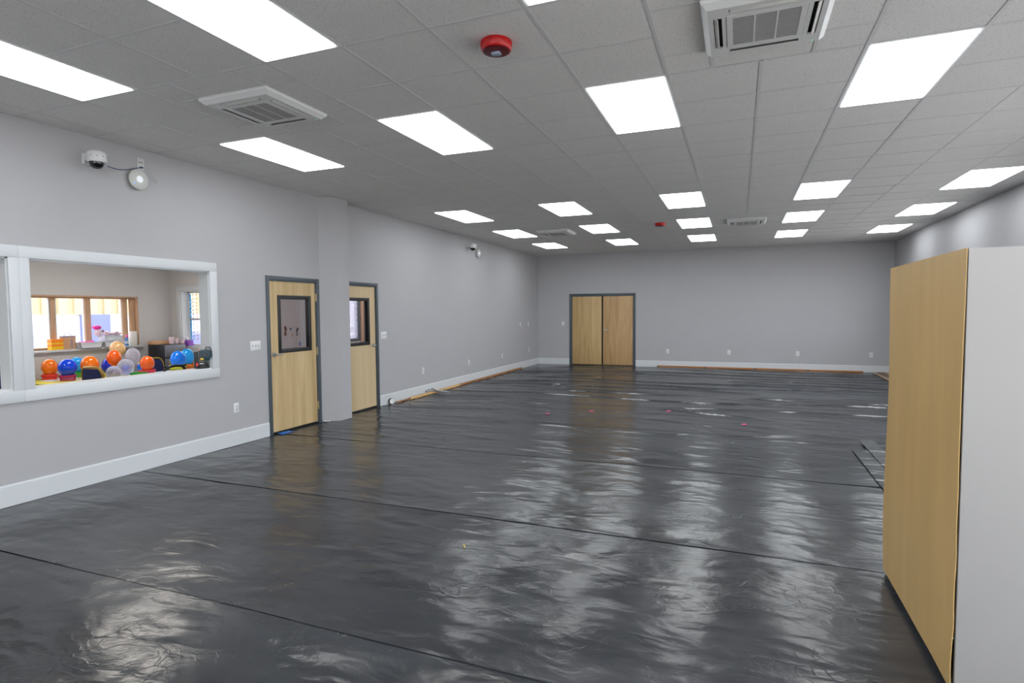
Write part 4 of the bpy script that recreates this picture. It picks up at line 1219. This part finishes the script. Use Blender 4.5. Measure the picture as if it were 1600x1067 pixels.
t = thing('plush_toy', 'pink and grey plush toy propped on the white bins', 'toy', (SXB-.02, 5.79, SZ1+.175))
obj('body', B().sphere((0, 0, .045), .055, (1, .9, 1.1), u=14, v=10), 'pale_toy', t)
obj('hat', B().sphere((0, -.015, .125), .055, (.9, 1.1, .62), u=14, v=10).box(-.03, .03, -.07, .03, .11, .15, bev=.012), 'magenta_toy', t)
obj('ear', B().sphere((.02, .055, .07), .022, u=10, v=6), 'lilac_grey', t)
t = thing('spray_bottle', 'blue spray bottle beside the paper towel roll', 'bottle', (SXB, 6.20, SZ1))
obj('body', B().lathe([(.028, 0), (.03, .01), (.03, .09), (.012, .12), (.011, .135)], seg=16), 'spray_blue', t)
obj('trigger_head', B().box(-.012, .035, -.011, .011, .135, .17, bev=.004), 'pink_toy', t)
obj('label', B().lathe([(.0305, .03), (.0308, .031), (.0308, .075), (.0305, .076)], seg=16), 'bin_white', t)
t = thing('paper_towel_roll', 'standing white paper towel roll at the right end of the sill', 'paper towel', (SXB-.01, 6.315, SZ1))
obj('roll', B().lathe([(.02, 0), (.058, 0), (.06, .003), (.06, .222), (.058, .225), (.02, .225), (.02, 0)], seg=28), 'towel', t)
obj('core', B().lathe([(.017, 0), (.02, 0), (.02, .227), (.017, .227), (.017, 0)], seg=16), 'kraft', t)

# ------------------------------------------------------------------ dispenser in the corner and what stands on it
pm('appliance_black', s255(38, 38, 44), .35); pm('appliance_grey', s255(140, 142, 150), .35, metal=.3); pm('cup_pink', s255(232, 208, 212), .5, var=.1, scale=30)
t = thing('water_dispenser', 'black and grey dispenser standing in the corner behind the balloons', 'dispenser', (-8.76, 6.70, 0))
obj('cabinet', B().box(-.2, .17, -.17, .20, 0, 1.09, bev=.01), 'appliance_black', t)
obj('door', B().box(.17, .19, -.16, .2, .1, .86, bev=.006), 'appliance_grey', t)
obj('front_panel', B().box(.17, .2, -.165, .2, .88, 1.08, bev=.012), 'appliance_grey', t)
obj('recess', B().box(-.14, .12, -.178, -.168, .3, .92), 'slot_dark', t, smooth=False)
obj('knob', B().sphere((.195, .08, .78), .01, u=8, v=6), 'cup_pink', t)
o = obj('cardboard_box', B().box(-.1, .1, -.13, .12, 0, .055, bev=.003), 'kraft'); o.location = (-8.80, 6.62, 1.09)
tag(o, 'flat cardboard box on top of the dispenser', 'box')
for k, (x, y, r_, hh, q) in enumerate(((-8.66, 6.72, .042, .115, 'tallest, on the left'), (-8.64, 6.80, .03, .09, 'in the middle'), (-8.6, 6.87, .036, .07, 'on the right'))):
    o = obj('paper_cup', B().lathe([(r_*.8, 0), (r_, hh), (r_+.004, hh), (r_*.86, hh-.004), (r_*.7, .006), (0, .006)], seg=16), 'cup_pink')
    o.location = (x, y, 1.092); tag(o, 'pinkish paper cup stack on the dispenser, %s' % q, 'cup', 'cups on the dispenser')
# tissue box on the sill of window 4
t = thing('tissue_box', 'purple tissue box on the white cased window sill', 'tissue box', (-8.67, SY+.02, 1.043), 0)
obj('carton', B().box(-.085, .085, -.05, .05, 0, .095, bev=.003), 'purple_box', t)
obj('tissue', B().lathe([(.012, .095), (.03, .105), (.022, .12), (.034, .135), (.0, .15)], seg=10), 'paper_white', t)
pm('leaf_paper', s255(170, 170, 60), .6)
o = obj('paper_sheet', B().grid(lambda u, v: (-.1+.2*u, -.05+.1*v, .004+.012*math.sin(u*3)), 8, 3), 'leaf_paper'); o.location = (-8.42, SY+.06, 1.045)
o.modifiers.new('thick', 'SOLIDIFY').thickness = .002
tag(o, 'yellow-green paper lying on the white cased window sill', 'paper')

# ------------------------------------------------------------------ laser level on the pass-through sill
pm('tool_teal', s255(34, 58, 66), .4, var=.05); pm('tool_black', s255(30, 30, 32), .45); pm('tool_red', s255(220, 60, 60), .5); pm('tool_orange', s255(240, 120, 50), .5); pm('tool_yellow', s255(220, 180, 60), .5)
t = thing('laser_level', 'black and teal laser level standing on the right end of the long window sill', 'laser level', (-5.665, 4.775, .966), -.75)
obj('base', B().lathe([(.06, 0), (.064, .006), (.062, .02), (.05, .03), (.045, .05), (.0, .05)], seg=24), 'tool_black', t)
obj('bracket', B().box(-.04, .04, -.085, -.045, .0, .19, bev=.008).box(-.035, .035, -.06, .05, .03, .07, bev=.008), 'tool_black', t)
bd = obj('body', B().box(-.055, .06, -.035, .075, .085, .21, bev=.016).box(-.03, .045, .06, .1, .12, .2, bev=.012), 'tool_teal', t)
obj('lens', B().cyl((.055, .03, .15), (.064, .03, .15), .018, seg=16), 'dome_black', bd)
obj('warning_label', B().box(.0595, .0612, -.022, .012, .095, .118), 'tool_yellow', bd, smooth=False)
obj('button', B().box(-.02, .02, -.04, -.025, .19, .214, bev=.004), 'tool_orange', bd)
obj('emblem', B().prism([(-.07, .045), (-.055, .02), (-.04, .045), (-.055, .07)], .0405, .042, 'X'), 'tool_red', t, smooth=False)
obj('label', B().box(.0345, .0362, -.03, .01, .045, .058), 'paper_white', t, smooth=False)
obj('carry_handle', B().tube([(0, .03, .205), (0, .035, .235), (0, .075, .235), (0, .085, .2)], .006, seg=8), 'tool_black', t)

# ------------------------------------------------------------------ wall stickers seen through door 1
pm('sticker_brown', s255(120, 76, 60), .7); pm('sticker_dark', s255(60, 58, 62), .7); pm('sticker_blue', s255(40, 100, 180), .6)
def sticker(label, mat, x, z, pts):
    o = obj('wall_sticker', B().prism(pts, 0, .003, 'Y'), mat, smooth=False); o.location = (x, SY-.0045, z)
    tag(o, label, 'sticker', 'wall stickers seen through the first door')
sticker('brown upright sticker, leftmost behind the first door glass', 'sticker_brown', -6.53, 1.31, [(-.03, -.07), (.02, -.08), (.01, -.02), (.03, .03), (.0, .08), (-.03, .06), (-.015, .0)])
sticker('small dark fan-shaped sticker behind the first door glass', 'sticker_dark', -6.43, 1.33, [(-.03, .03), (0, .015), (.03, .035), (.012, .0), (.0, -.02), (-.008, .0)])
sticker('tiny ochre sticker behind the first door glass', 'kraft', -6.405, 1.24, [(-.008, -.03), (.01, -.03), (.012, .02), (-.006, .03)])
sticker('dark curled sticker right of the fan-shaped one', 'sticker_dark', -6.30, 1.30, [(-.03, -.07), (.0, -.06), (.0, .0), (.03, .05), (.0, .06), (-.022, .02), (-.012, -.03)])
sticker('blue petal sticker at the lower right of the first door glass', 'sticker_blue', -6.215, 1.20, [(.025*math.cos(a*PI/6), .045*math.sin(a*PI/6)) for a in range(12)])
sticker('blue round sticker, lowest behind the first door glass', 'sticker_blue', -6.23, 1.11, [(.035*math.cos(a*PI/6), .045*math.sin(a*PI/6)) for a in range(12)])
